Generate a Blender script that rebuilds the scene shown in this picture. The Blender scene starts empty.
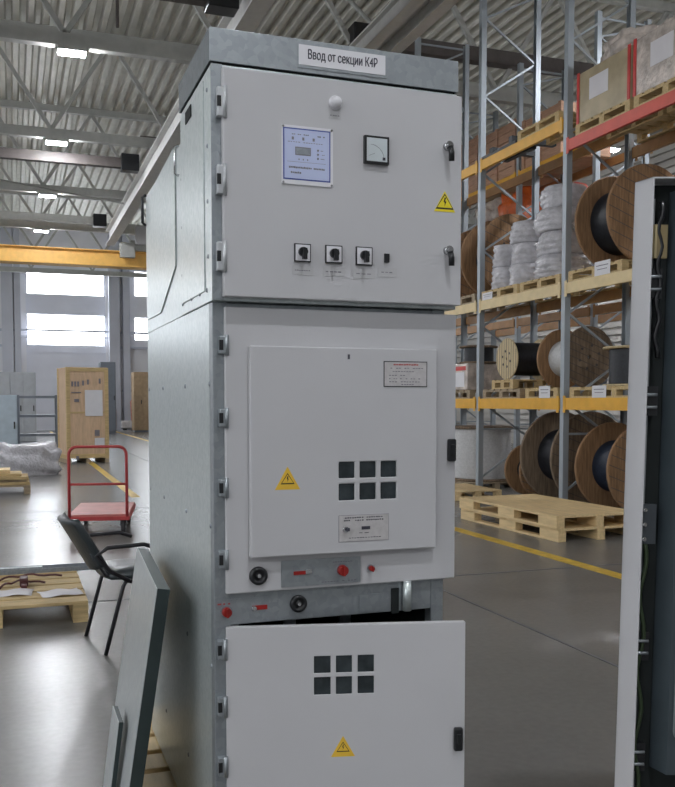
import bpy, bmesh, math, random
from mathutils import Vector, Matrix
random.seed(7)
C = bpy.context.scene.collection
PI = math.pi
# ------------------------------------------------------------------ camera
F = 908.0; YAW = math.radians(19.7); PITCH = math.atan(0.053)
CAM = Vector((0, 0, 1.5)); CX = 337.5; CY = 450.0
RT = Vector((math.cos(YAW), -math.sin(YAW), 0))
FH = Vector((math.sin(YAW), math.cos(YAW), 0))
FW = FH*math.cos(PITCH) - Vector((0, 0, 1))*math.sin(PITCH)
UP = FH*math.sin(PITCH) + Vector((0, 0, 1))*math.cos(PITCH)
cd = bpy.data.cameras.new('camera'); cam = bpy.data.objects.new('camera', cd); C.objects.link(cam)
cam.matrix_world = Matrix((( RT.x, UP.x, -FW.x, 0), (RT.y, UP.y, -FW.y, 0), (RT.z, UP.z, -FW.z, 1.5), (0, 0, 0, 1)))
cd.sensor_fit = 'VERTICAL'; cd.sensor_height = 36; cd.lens = F/787*36
cd.shift_y = (CY-393.5)/787; cd.clip_start = .05; cd.clip_end = 400
bpy.context.scene.camera = cam

def ray(px, py): return (FW + RT*((px-CX)/F) - UP*((py-CY)/F))
def at(px, py, p0, n):                      # where the sight line of a photo point meets a real plane
    d = ray(px, py); n = Vector(n); p0 = Vector(p0)
    return CAM + d*((p0-CAM).dot(n)/d.dot(n))
def atV(px, py, v): return at(px, py, (0, v, 0), (0, 1, 0))
def atZ(px, py, z): return at(px, py, (0, 0, z), (0, 0, 1))

# ------------------------------------------------------------------ materials
MATS = {}
def mat(name, col, rough=.5, metal=0., var=.12, scale=6., bump=0., bscale=40., col2=None, stretch=None, spec=.5, vor=False, alpha=1., trans=0., coat=0.):
    if name in MATS: return MATS[name]
    m = bpy.data.materials.new(name); m.use_nodes = True
    nt = m.node_tree; b = nt.nodes['Principled BSDF']
    tc = nt.nodes.new('ShaderNodeTexCoord'); mp = nt.nodes.new('ShaderNodeMapping')
    nt.links.new(tc.outputs['Object'], mp.inputs['Vector'])
    if stretch: mp.inputs['Scale'].default_value = stretch
    if vor:
        n = nt.nodes.new('ShaderNodeTexVoronoi'); n.inputs['Scale'].default_value = scale; out = n.outputs['Color']
        sp = nt.nodes.new('ShaderNodeSeparateColor'); nt.links.new(out, sp.inputs[0]); out = sp.outputs[0]
    else:
        n = nt.nodes.new('ShaderNodeTexNoise'); n.inputs['Scale'].default_value = scale; n.inputs['Detail'].default_value = 5; out = n.outputs['Fac']
    nt.links.new(mp.outputs['Vector'], n.inputs['Vector'])
    r = nt.nodes.new('ShaderNodeValToRGB'); nt.links.new(out, r.inputs['Fac'])
    c2 = col2 or tuple(c*(1-var*2) for c in col); c1 = col if col2 else tuple(min(1, c*(1+var*.6)) for c in col)
    r.color_ramp.elements[0].position = .3 if not vor else 0; r.color_ramp.elements[1].position = .7 if not vor else 1
    r.color_ramp.elements[0].color = (*c2, 1); r.color_ramp.elements[1].color = (*c1, 1)
    nt.links.new(r.outputs['Color'], b.inputs['Base Color'])
    b.inputs['Roughness'].default_value = rough; b.inputs['Metallic'].default_value = metal
    b.inputs['Specular IOR Level'].default_value = spec; b.inputs['Alpha'].default_value = alpha
    b.inputs['Transmission Weight'].default_value = trans; b.inputs['Coat Weight'].default_value = coat
    if bump:
        n2 = nt.nodes.new('ShaderNodeTexNoise'); n2.inputs['Scale'].default_value = bscale; nt.links.new(mp.outputs['Vector'], n2.inputs['Vector'])
        bp = nt.nodes.new('ShaderNodeBump'); bp.inputs['Strength'].default_value = bump; bp.inputs['Distance'].default_value = .02
        nt.links.new(n2.outputs['Fac'], bp.inputs['Height']); nt.links.new(bp.outputs['Normal'], b.inputs['Normal'])
    MATS[name] = m; return m
def emis(name, col, s):
    m = bpy.data.materials.new(name); m.use_nodes = True; nt = m.node_tree
    b = nt.nodes['Principled BSDF']; b.inputs['Base Color'].default_value = (.8, .8, .8, 1)
    n = nt.nodes.new('ShaderNodeTexNoise'); n.inputs['Scale'].default_value = 2
    r = nt.nodes.new('ShaderNodeValToRGB'); nt.links.new(n.outputs['Fac'], r.inputs['Fac'])
    r.color_ramp.elements[0].color = (*[c*.93 for c in col], 1); r.color_ramp.elements[1].color = (*col, 1)
    nt.links.new(r.outputs['Color'], b.inputs['Emission Color']); b.inputs['Emission Strength'].default_value = s
    MATS[name] = m; return m

PAINT = mat('light_grey_paint', (.52, .52, .535), .42, var=.02, scale=3, bump=.03, bscale=300)
GALV = mat('galvanised_steel', (.60, .65, .65), .31, .55, scale=70, vor=True, col2=(.50, .56, .56))
GALVF = mat('galvanised_front', (.37, .40, .42), .42, .7, scale=60, vor=True, col2=(.31, .34, .36))
GALVD = mat('dull_zinc', (.34, .37, .40), .45, .6, scale=50, vor=True, col2=(.27, .30, .33))
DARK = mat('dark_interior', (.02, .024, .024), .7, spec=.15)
BLACK = mat('black_plastic', (.012, .013, .015), .35)
WHITE = mat('white_label', (.72, .72, .75), .5, var=.02)
LABG = mat('grey_label', (.50, .50, .51), .4, var=.03)
INK = mat('ink', (.05, .05, .07), .6)
INKG = mat('faded_ink', (.22, .21, .24), .6)
BLUE = mat('blue_ink', (.06, .09, .36), .5)
LBLUE = mat('pale_blue_panel', (.50, .56, .78), .4, var=.04)
YEL = mat('warning_yellow', (.80, .66, .02), .5, var=.04)
YELO = mat('warning_amber', (.78, .50, .05), .5, var=.05)
RED = mat('red_plastic', (.30, .015, .012), .4)
REDP = mat('red_label', (.45, .08, .08), .4)
CHROME = mat('chrome', (.75, .76, .78), .15, 1.)
GLASSD = mat('dark_window_glass', (.035, .045, .05), .12, var=.3, scale=20)
METG = mat('meter_face', (.62, .68, .70), .15, var=.05)
PLATE = mat('aluminium_plate', (.62, .60, .60), .35, .3, var=.06, scale=60)
PALLET = mat('pallet_wood', (.62, .46, .23), .7, var=.14, scale=5, stretch=(1, 8, 8), bump=.2)
PALLETN = mat('new_pallet_wood', (.80, .60, .32), .6, var=.10, scale=4, stretch=(8, 1, 8), bump=.15)
PALLETG = mat('weathered_pallet_wood', (.42, .33, .22), .8, var=.18, scale=5, stretch=(1, 8, 8), bump=.2)
PLY = mat('crate_plywood', (.66, .47, .31), .7, var=.08, scale=4, stretch=(6, 6, 1))
REELB = mat('brown_reel_wood', (.33, .19, .095), .75, var=.2, scale=4, stretch=(9, 9, 1), bump=.3)
REELG = mat('grey_reel_wood', (.25, .18, .12), .8, var=.22, scale=4, stretch=(9, 9, 1), bump=.3)
REELY = mat('pale_reel_wood', (.62, .50, .30), .7, var=.12, scale=4, stretch=(1, 9, 1))
CABLEK = mat('black_cable', (.018, .02, .026), .45, var=.2, scale=30)
CABLEW = mat('white_cable', (.62, .62, .62), .45, var=.08, scale=30)
FILMG = mat('grey_stretch_film', (.60, .59, .62), .22, var=.14, scale=9, bump=.9, bscale=22)
FILMW = mat('clear_stretch_film', (.66, .58, .52), .2, var=.2, scale=7, bump=.8, bscale=16)
CARD = mat('cardboard', (.50, .36, .22), .7, var=.1, scale=6)
CARDP = mat('crate_boards', (.55, .33, .22), .7, var=.12, scale=5, stretch=(1, 1, 9))
ORANGE = mat('orange_plastic', (.80, .16, .03), .4, var=.12, scale=9, bump=.4, bscale=15)
REDS = mat('red_edge_guard', (.62, .05, .045), .5)
BEAMY = mat('yellow_rack_paint', (.80, .42, .03), .45, var=.06)
BEAMC = mat('cream_rack_paint', (.74, .58, .30), .45, var=.06)
BEAMR = mat('red_rack_paint', (.66, .075, .04), .45, var=.06)
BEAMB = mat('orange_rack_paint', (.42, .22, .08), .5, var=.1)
RUBBER = mat('rubber', (.05, .05, .055), .7)
TROLR = mat('red_trolley_paint', (.50, .06, .06), .45, var=.1)
TROLD = mat('faded_red_deck', (.55, .17, .15), .5, var=.1)
VINYL = mat('black_vinyl', (.035, .045, .05), .38, bump=.15, bscale=60)
CHLEG = mat('black_tube', (.03, .03, .035), .35, .3)
PAPER = mat('paper', (.74, .72, .74), .7, var=.03)
STEELW = mat('white_steelwork', (.44, .445, .42), .55, var=.06)
STEELB = mat('dark_steelwork', (.10, .085, .08), .6, var=.1)
CRANE = mat('crane_yellow', (.90, .52, .13), .5, var=.06)
WALLM = mat('wall_panel', (.80, .80, .84), .65, var=.04, scale=1)
WALLR = mat('ribbed_wall', (.45, .43, .40), .6, var=.05, scale=1)
COLM = mat('column_paint', (.55, .57, .64), .6, var=.05, scale=1)
GATEM = mat('gate_panel', (.74, .76, .84), .5, var=.03, scale=1)
DECK = mat('roof_deck', (.62, .61, .55), .5, .15, var=.07, scale=2)
CABG = mat('grey_cabinet_paint', (.36, .38, .40), .5, var=.05)
CABB = mat('pale_blue_cabinet_paint', (.42, .50, .56), .5, var=.05)
CABD = mat('dark_cabinet_paint', (.16, .18, .21), .5, var=.05)
LINE = mat('yellow_floor_paint', (.70, .46, .06), .45, var=.2, scale=9)
JOINT = mat('joint_filler', (.10, .10, .11), .7)
LAMP = emis('lamp_glow', (.93, .95, 1.0), 480)
SKYP = emis('daylight_pane', (.90, .95, 1.0), 9)
SIDEFILL = emis('side_fill_pane', (.93, .96, 1.0), 3.0)  # glow of the panes added in the left wall, out of view

def floor_mat():
    m = bpy.data.materials.new('polished_concrete'); m.use_nodes = True; nt = m.node_tree; b = nt.nodes['Principled BSDF']
    tc = nt.nodes.new('ShaderNodeTexCoord')
    n1 = nt.nodes.new('ShaderNodeTexNoise'); n1.inputs['Scale'].default_value = .9; n1.inputs['Detail'].default_value = 4; n1.inputs['Roughness'].default_value = .5
    n2 = nt.nodes.new('ShaderNodeTexNoise'); n2.inputs['Scale'].default_value = 25; n2.inputs['Detail'].default_value = 6
    mx = nt.nodes.new('ShaderNodeMix'); mx.inputs[0].default_value = .35
    nt.links.new(tc.outputs['Object'], n1.inputs[0]); nt.links.new(tc.outputs['Object'], n2.inputs[0])
    nt.links.new(n1.outputs['Fac'], mx.inputs[2]); nt.links.new(n2.outputs['Fac'], mx.inputs[3])
    r = nt.nodes.new('ShaderNodeValToRGB'); nt.links.new(mx.outputs[0], r.inputs[0])
    r.color_ramp.elements[0].position = .2; r.color_ramp.elements[0].color = (.13, .127, .121, 1)
    r.color_ramp.elements[1].position = .8; r.color_ramp.elements[1].color = (.205, .20, .19, 1)
    nt.links.new(r.outputs[0], b.inputs['Base Color'])
    rr = nt.nodes.new('ShaderNodeMapRange'); nt.links.new(n1.outputs['Fac'], rr.inputs[0]); rr.inputs[3].default_value = .25; rr.inputs[4].default_value = .31
    b.inputs['Roughness'].default_value = .27; b.inputs['Specular IOR Level'].default_value = .36
    return m
FLOORM = floor_mat()

# ------------------------------------------------------------------ mesh builder
class MB:
    def __init__(s): s.bm = bmesh.new(); s.mi = 0
    def _fin(s, geom, M=None):
        vs = [g for g in geom if isinstance(g, bmesh.types.BMVert)]
        if M is not None: bmesh.ops.transform(s.bm, matrix=M, verts=vs)
        for f in {f for v in vs for f in v.link_faces}: f.material_index = s.mi
        return vs
    def box(s, x0, x1, y0, y1, z0, z1, bev=0, M=None, seg=2):
        x0, x1 = min(x0, x1), max(x0, x1); y0, y1 = min(y0, y1), max(y0, y1); z0, z1 = min(z0, z1), max(z0, z1)
        g = bmesh.ops.create_cube(s.bm, size=1)['verts']
        bmesh.ops.transform(s.bm, matrix=Matrix.Translation(((x0+x1)/2, (y0+y1)/2, (z0+z1)/2)) @ Matrix.Diagonal((x1-x0, y1-y0, z1-z0, 1)), verts=g)
        if bev:
            es = list({e for v in g for e in v.link_edges})
            r = bmesh.ops.bevel(s.bm, geom=es, offset=bev, segments=seg, affect='EDGES', profile=.5)
            g = list({v for f in r['faces'] for v in f.verts})
            # bevel keeps the rest of the cube's faces linked to these verts
        return s._fin(g, M)
    def cyl(s, p0, p1, r, r2=None, seg=16, caps=True):
        p0 = Vector(p0); p1 = Vector(p1); d = p1-p0; L = d.length
        if L < 1e-7: return []
        g = bmesh.ops.create_cone(s.bm, cap_ends=caps, segments=seg, radius1=r, radius2=r if r2 is None else r2, depth=L)['verts']
        M = Matrix.Translation((p0+p1)/2) @ d.to_track_quat('Z', 'Y').to_matrix().to_4x4()
        s._fin(g, M)
        for f in {f for v in g for f in v.link_faces}:
            if len(f.verts) == 4: f.smooth = True
        return g
    def bar(s, p0, p1, w, h):                # rectangular bar from p0 to p1
        p0 = Vector(p0); p1 = Vector(p1); d = p1-p0; L = d.length
        g = bmesh.ops.create_cube(s.bm, size=1)['verts']
        M = Matrix.Translation((p0+p1)/2) @ d.to_track_quat('Z', 'Y').to_matrix().to_4x4() @ Matrix.Diagonal((w, h, L, 1))
        return s._fin(g, M)
    def tube(s, pts, r, seg=10, closed=False):
        pts = [Vector(p) for p in pts]; n = len(pts); rings = []
        prev = None
        for i, p in enumerate(pts):
            t = (pts[(i+1) % n] if (i < n-1 or closed) else p) - (pts[i-1] if (i > 0 or closed) else p)
            t.normalize()
            a = prev - t*prev.dot(t) if prev is not None else t.orthogonal()
            if a.length < 1e-5: a = t.orthogonal()
            a.normalize(); prev = a; b = t.cross(a)
            rings.append([s.bm.verts.new(p + (a*math.cos(2*PI*k/seg) + b*math.sin(2*PI*k/seg))*r) for k in range(seg)])
        m = n if closed else n-1
        for i in range(m):
            A, B = rings[i], rings[(i+1) % n]
            for k in range(seg):
                f = s.bm.faces.new((A[k], A[(k+1) % seg], B[(k+1) % seg], B[k])); f.smooth = True; f.material_index = s.mi
        if not closed:
            for R, rev in ((rings[0], True), (rings[-1], False)):
                f = s.bm.faces.new(list(reversed(R)) if rev else R); f.material_index = s.mi
    def lathe(s, prof, c, axis='Z', seg=40, smooth=True):   # prof: (r, h) pairs, closed to axis when r==0
        c = Vector(c); rings = []
        for r, h in prof:
            ring = []
            for k in range(seg if r > 1e-6 else 1):
                a = 2*PI*k/seg; x, y = r*math.cos(a), r*math.sin(a)
                p = {'Z': (x, y, h), 'Y': (x, h, y), 'X': (h, x, y)}[axis]
                ring.append(s.bm.verts.new(c+Vector(p)))
            rings.append(ring)
        for A, B in zip(rings, rings[1:]):
            for k in range(seg):
                k2 = (k+1) % seg
                if len(A) == 1 and len(B) == 1: continue
                if len(A) == 1: vs = (A[0], B[k], B[k2])
                elif len(B) == 1: vs = (A[k], B[0], A[k2])
                else: vs = (A[k], B[k], B[k2], A[k2])
                try: f = s.bm.faces.new(vs); f.smooth = smooth; f.material_index = s.mi
                except ValueError: pass
    def prism(s, pts, d):                    # polygon (world points) extruded by vector d
        d = Vector(d); A = [s.bm.verts.new(p) for p in pts]; B = [s.bm.verts.new(Vector(p)+d) for p in pts]
        n = len(A); fs = [s.bm.faces.new(A), s.bm.faces.new(list(reversed(B)))]
        for i in range(n): fs.append(s.bm.faces.new((A[i], B[i], B[(i+1) % n], A[(i+1) % n])))
        for f in fs: f.material_index = s.mi
    def quad(s, *pts):
        f = s.bm.faces.new([s.bm.verts.new(p) for p in pts]); f.material_index = s.mi; return f
    def build(s, name, mats, parent=None, bevel=0, smooth=None):
        bmesh.ops.recalc_face_normals(s.bm, faces=s.bm.faces)
        me = bpy.data.meshes.new(name); 
        root = parent
        while root is not None and root.parent is not None: root = root.parent
        if root is not None:
            bmesh.ops.transform(s.bm, matrix=Matrix.Translation(-root.location), verts=s.bm.verts)
        s.bm.to_mesh(me); s.bm.free()
        for m in (mats if isinstance(mats, (list, tuple)) else [mats]): me.materials.append(m)
        o = bpy.data.objects.new(name, me); C.objects.link(o)
        if parent is not None: o.parent = parent
        if bevel:
            b = o.modifiers.new('bevel', 'BEVEL'); b.width = bevel; b.segments = 2; b.limit_method = 'ANGLE'; b.angle_limit = .7
            b.harden_normals = False
        return o
def tag(o, label, cat, group=None):
    o['label'] = label; o['category'] = cat
    if group: o['group'] = group
    return o
def thing(name, label, cat, loc=(0, 0, 0), group=None):
    o = bpy.data.objects.new(name, None); C.objects.link(o); o.location = loc; o.empty_display_size = .1
    return tag(o, label, cat, group)
def structure(o): o['kind'] = 'structure'; return o
def dup(root, loc, rotz=0, label=None, group=None):
    r = root.copy(); C.objects.link(r); r.location = loc; r.rotation_euler = (0, 0, rotz)
    if label: r['label'] = label
    if group: r['group'] = group
    for ch in list(root.children):
        c = ch.copy(); C.objects.link(c); c.parent = r
        for g in list(ch.children):
            d = g.copy(); C.objects.link(d); d.parent = c
    return r

# ------------------------------------------------------------------ setting
mb = MB(); mb.box(-14, 20, -30, 50.2, -.2, 0); structure(mb.build('floor', FLOORM))
mb = MB()                                    # trapezoid roof deck, ribs running along the hall
per, dep = .33, .13; x = -14.0; prof = []
while x < 20:
    prof += [(x, 0), (x+.12, 0), (x+.165, dep), (x+.285, dep)]; x += per
A = [mb.bm.verts.new((p[0], -30, 10.45+p[1])) for p in prof]; B = [mb.bm.verts.new((p[0], 50, 10.45+p[1])) for p in prof]
for i in range(len(prof)-1): mb.bm.faces.new((A[i], A[i+1], B[i+1], B[i]))
mb.box(-14, 20, -30, 50, 10.7, 10.8)
structure(mb.build('ceiling', DECK))
# far gable wall with openings for the gate and the strip windows
def holes_faces(mb, O, S, T, N, s0, s1, z0, z1, th, holes):
    """plate in the plane O + S*s + T*z, thickness th along N, with rectangular holes (real cut-outs)."""
    O = Vector(O); S = Vector(S); T = Vector(T); N = Vector(N)
    xs = sorted({s0, s1} | {h[0] for h in holes} | {h[1] for h in holes}); zs = sorted({z0, z1} | {h[2] for h in holes} | {h[3] for h in holes})
    cache = {}
    def V(a, b, k):
        key = (round(a, 5), round(b, 5), k)
        if key not in cache: cache[key] = mb.bm.verts.new(O+S*a+T*b+N*(th*k))
        return cache[key]
    def solid(i, j):
        if i < 0 or j < 0 or i >= len(xs)-1 or j >= len(zs)-1: return False
        cx, cz = (xs[i]+xs[i+1])/2, (zs[j]+zs[j+1])/2
        return not any(h[0] < cx < h[1] and h[2] < cz < h[3] for h in holes)
    for i in range(len(xs)-1):
        for j in range(len(zs)-1):
            if not solid(i, j): continue
            a, b, c, d = xs[i], xs[i+1], zs[j], zs[j+1]; fs = []
            fs.append(mb.bm.faces.new((V(a, c, 0), V(b, c, 0), V(b, d, 0), V(a, d, 0))))
            fs.append(mb.bm.faces.new((V(a, d, 1), V(b, d, 1), V(b, c, 1), V(a, c, 1))))
            if not solid(i-1, j): fs.append(mb.bm.faces.new((V(a, c, 0), V(a, d, 0), V(a, d, 1), V(a, c, 1))))
            if not solid(i+1, j): fs.append(mb.bm.faces.new((V(b, d, 0), V(b, c, 0), V(b, c, 1), V(b, d, 1))))
            if not solid(i, j-1): fs.append(mb.bm.faces.new((V(b, c, 0), V(a, c, 0), V(a, c, 1), V(b, c, 1))))
            if not solid(i, j+1): fs.append(mb.bm.faces.new((V(a, d, 0), V(b, d, 0), V(b, d, 1), V(a, d, 1))))
            for f in fs: f.material_index = mb.mi
WV = 50.0
gl = atV(25, 272, WV); gr = atV(105, 272, WV); gu0, gu1, gz1 = gl.x, gr.x, gl.z
wz = [atV(140, y, WV).z for y in (296, 272, 340, 318)]
w2 = atV(134, 300, WV).x
mb = MB()
holes = [(gu0, gu1, 0, gz1), (w2, w2+3, wz[0], wz[1]), (w2, w2+3, wz[2], wz[3]), (-8, -4.5, wz[0], wz[1]), (-8, -4.5, wz[2], wz[3])]
holes_faces(mb, (0, WV, 0), (1, 0, 0), (0, 0, 1), (0, 1, 0), -14, 20, -.1, 10.7, .2, holes)
structure(mb.build('wall_far', WALLM))
for k, h in enumerate(holes[1:]):
    t = structure(MB_ := (lambda m: (m.box(h[0], h[1], WV+.12, WV+.14, h[2], h[3]), m.build('window_%d' % (k+1), SKYP))[1])(MB()))
    m2 = MB()
    for e in (h[0], (h[0]+h[1])/2, h[1]): m2.box(e-.04, e+.04, WV+.05, WV+.11, h[2], h[3])
    o = structure(m2.build('window_frame', COLM)); o.parent = t
# sectional gate: grey panels with two glazed strips
mb = MB(); yz = lambda y: atV(65, y, WV).z
strips = [(yz(294.5), yz(273)), (yz(345), yz(315))]
holes_faces(mb, (0, WV+.05, 0), (1, 0, 0), (0, 0, 1), (0, 1, 0), gu0, gu1, 0, gz1, .06, [(gu0+.08, gu1-.08, a, b) for a, b in strips])
for k in range(1, 12):
    z = gz1*k/12
    if not any(a-.05 < z < b+.05 for a, b in strips): mb.box(gu0, gu1, WV+.03, WV+.05, z-.02, z+.02)
gate = structure(mb.build('door_1', GATEM))
for a, b in strips:
    m2 = MB(); m2.box(gu0+.08, gu1-.08, WV+.07, WV+.09, a, b); p = structure(m2.build('glazed_strip', SKYP)); p.parent = gate
m2 = MB(); zb = yz(331); m2.box(gu0-.3, gu1+.3, WV-.25, WV-.15, zb-.05, zb+.05); m2.box(gu0-.3, gu1+.3, WV-.25, WV-.15, zb-.35, zb-.30)
structure(m2.build('trim_5', COLM))
for n_, (pxc, w_) in enumerate(((8, .55), (18, .3), (114, .55), (126, .35))):
    u = atV(pxc, 350, WV).x; m2 = MB(); m2.box(u-w_/2, u+w_/2, WV-.45, WV, 0, 10.3)
    m2.box(u-w_/2-.08, u+w_/2+.08, WV-.5, WV, 0, .1); structure(m2.build('trim_%d' % (n_+1), COLM))
m2 = MB()
for z in (4.4, 5.2, 2.1): m2.box(-14, gu0-.3, WV-.12, WV, z-.06, z+.06); m2.box(gu1+.3, 16, WV-.12, WV, z-.06, z+.06)
structure(m2.build('trim_6', COLM))
mb = MB()
lh = [(v, v+5.0, 3.8, 8.8) for v in range(-22, 5, 6)] + [(v, v+5.0, 5.2, 8.8) for v in range(14, 48, 6)]  # window bands added out of view to light the cabinet's galvanised side
holes_faces(mb, (-14, 0, 0), (0, 1, 0), (0, 0, 1), (-1, 0, 0), -30, 50, 0, 10.8, .2, lh)
structure(mb.build('wall_left', WALLM))
for k, h in enumerate(lh):
    m2 = MB(); m2.box(-14.14, -14.12, h[0], h[1], h[2], h[3]); t = structure(m2.build('window_%d' % (k+6), SIDEFILL))
    m2 = MB()
    for e in (h[0], (h[0]+h[1])/2, h[1]): m2.box(-14.1, -14.04, e-.04, e+.04, h[2], h[3])
    o = structure(m2.build('window_frame', COLM)); o.parent = t
mb = MB(); z = 0                              # ribbed right wall
while z < 10.7: mb.box(17.0, 17.15, -30, 50, z, z+.14); z += .22
mb.box(17.12, 17.3, -30, 50, 0, 10.7)
structure(mb.build('wall_right', WALLR))
# floor markings and joints
mb = MB(); mb.box(4.83, 4.98, 2, 48, 0, .003); mb.box(1.74, 1.88, 14.5, 48, 0, .003)
structure(mb.build('floor_marking', LINE))
mb = MB(); jv = atZ(60, 604, 0).y; 
mb.box(-14, .3, jv-.012, jv+.012, 0, .002); mb.box(.3, 17, jv-.012, jv+.012, 0, .002)
mb.box(-.9, -.88, 5, 49, 0, .002); mb.box(-14, 17, jv+6, jv+6.02, 0, .002); mb.box(-14, 17, jv+12, jv+12.02, 0, .002)
mb.box(3.2, 3.22, 2, 49, 0, .002)
structure(mb.build('floor_joint', JOINT))

# ------------------------------------------------------------------ roof steelwork
TV = [11.2, 17.2, 23.2, 29.2, 35.2, 41.2, 47.2]
ordn = ['nearest', 'second', 'third', 'fourth', 'fifth', 'sixth', 'farthest']
for i, v in enumerate(TV):
    t = thing('roof_truss', '%s of the pale steel roof trusses under the ribbed roof, counted from the camera' % ordn[i], 'roof truss', (1, v, 8.1), 'roof trusses')
    m = MB(); m.box(-14, 17, v-.09, v+.09, 7.81, 8.04); m.build('bottom_chord', STEELW, t)
    m = MB(); m.box(-14, 17, v-.08, v+.08, 10.25, 10.44); m.build('top_chord', STEELW, t)
    d0 = None
    for k in range(-5, 6):
        ub = 1.0+2.9*k
        for sgn in (-1, 1):
            m = MB(); m.bar((ub, v, 8.03), (ub+sgn*1.45, v, 10.28), .09, .09); m.build('diagonal', STEELW, t)
# long runway beams along the hall
def runway(u, z, v0, v1, lab, name='crane_runway_beam', w=.3, h=.5):
    m = MB(); m.box(u-w/2, u+w/2, v0, v1, z, z+.03); m.box(u-w/2, u+w/2, v0, v1, z+h-.03, z+h); m.box(u-.02, u+.02, v0, v1, z+.03, z+h-.03)
    m.box(u-.03, u+.03, v0, v1, z+h, z+h+.05)
    tag(m.build(name, mat('runway_paint', (.66, .66, .64), .5, var=.05)), lab, 'beam')
runway(3.34, 6.98, 4, 33, 'white crane runway beam running down the hall, left of the grey switchgear top')
runway(5.6, 7.25, 4, 40, 'white crane runway beam above the switchgear, left of the closely paired two', w=.2, h=.3)
runway(6.05, 7.25, 4, 40, 'white crane runway beam above the switchgear, right of the closely paired two', w=.2, h=.3)
for i, (v, ue, zc) in enumerate(((13.25, 2.93, 7.34), (24.1, 2.93, 7.6), (32.6, 2.93, 7.72))):
    m = MB(); c = [STEELB, STEELB, STEELW][i]
    m.box(-14, ue-.2, v-.10, v+.10, zc-.12, zc+.12)
    lab = ['dark cross girder at upper left ending at a black box, nearest the camera', 'dark brown cross girder spanning the hall at left behind the nearest one', 'pale cross girder just above the yellow crane'][i]
    t = tag(m.build('cross_girder', c), lab, 'girder')
    m = MB(); m.box(ue-.2, ue+.25, v-.2, v+.15, zc-.2, zc+.22, bev=.02); m.build('end_box', BLACK, t)
# dark girder continuing on the right side
m = MB(); vv = 12.9+4.2
gz = atV(470, 55, vv).z; gl_ = atV(358, 30, vv).x
m.box(gl_+.18, 17, vv-.12, vv+.12, gz-.14, gz+.14); t = tag(m.build('cross_girder', STEELB), 'dark brown cross girder behind the rack uprights at upper right', 'girder')
m = MB(); m.box(gl_-.15, gl_+.18, vv-.2, vv+.2, gz-.25, gz+.25, bev=.02); m.build('end_box', BLACK, t)
m = MB(); m.box(3.6, 17, 26.8, 27.0, 8.9, 9.12); tag(m.build('cross_girder', STEELB), 'thinner dark girder farther back at upper right beneath the roof', 'girder')
# thin pipes and wires
for i, (a, b, r, lab) in enumerate((((-14, 14.9, 10.1), (6, 14.9, 10.1), .03, 'thin dark pipe crossing under the roof at the top left'),
        ((1.9, 17.0, 10.5), (1.9, 17.0, 8.2), .03, 'dark conduit dropping from the roof to a truss at top left'),
        ((-6, 26, 8.1), (3.2, 27.5, 7.3), .02, 'thin cable sagging between trusses above the crane'),
        ((8.9, 21, 10.5), (8.9, 21, 8.0), .03, 'grey conduit dropping from the roof behind the rack'),
        ((7.0, 19, 10.3), (9.6, 19, 8.2), .05, 'grey bracing rod slanting under the roof at upper right'))):
    m = MB(); m.cyl(a, b, r, seg=8); tag(m.build('conduit', STEELB if i in (0, 1) else STEELW), lab, 'pipe')
# lamps
def lamp_at(u, v, lab, first=[None]):
    if first[0] is None:
        t = thing('high_bay_lamp', lab, 'lamp', (0, 0, 0), 'high bay lamps')
        m = MB(); m.box(-.25, .25, -.12, .12, .03, .10, bev=.01); m.build('housing', STEELW, t)
        m = MB(); m.box(-.23, .23, -.105, .105, 0, .03); m.build('diffuser', LAMP, t)
        m = MB(); m.box(-.12, .12, -.03, .03, .1, .109); m.build('hanger', STEELW, t)
        first[0] = t; t.location = (u, v, 7.70); return t
    return dup(first[0], (u, v, 7.70), 0, lab)
for i, v in enumerate([17.2, 23.2, 29.2, 35.2, 41.2]):
    lamp_at(1.12, v, 'white rectangular roof lamp in the left row, %s from the camera' % ordn[i])
for i, v in enumerate([5.2, 11.2]):
    lamp_at(9.95, v, 'white rectangular roof lamp in the row above the rack, %s from the camera' % ordn[i])
for v in (-6.8, -.8):
    for u in (-8, 1.12, 9.95):
        lamp_at(u, v, 'white rectangular roof lamp behind or above the camera, out of the picture')
for i, v in enumerate([13.2, 19.2, 25.2]):
    lamp_at(14.0, v, 'white rectangular roof lamp seen beyond the rack, %s from the camera' % ordn[i])
for i, v in enumerate([5.2, 17.2, 29.2]):
    lamp_at(-8, v, 'white rectangular roof lamp far left of the switchgear, %s from the camera' % ordn[i])
# overhead crane
ct = thing('overhead_crane', 'yellow overhead travelling crane girder spanning the hall before the far windows', 'crane', (-4, 32.2, 6.2))
cz0 = atV(60, 265, 32.2).z; cz1 = atV(60, 249.5, 32.2).z
m = MB(); m.box(-13.5, 5.2, 31.9, 32.5, cz0, cz1, bev=.02); m.box(-13.5, 5.2, 31.75, 32.65, cz1-.03, cz1); m.build('girder', CRANE, ct)
u_ = atV(140, 240, 32.2).x
m = MB(); m.box(u_-.4, u_+.3, 31.6, 32.8, cz1, cz1+.35, bev=.03); m.build('trolley', STEELW, ct)
m = MB(); m.box(u_-.25, u_+.2, 31.4, 31.598, cz1+.2, cz1+.8, bev=.03); m.build('control_box', WHITE, ct)
m = MB(); m.box(u_-.75, u_-.25, 31.5, 31.74, cz1-.25, cz1+.25, bev=.03); m.build('hoist', STEELW, ct)

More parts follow.
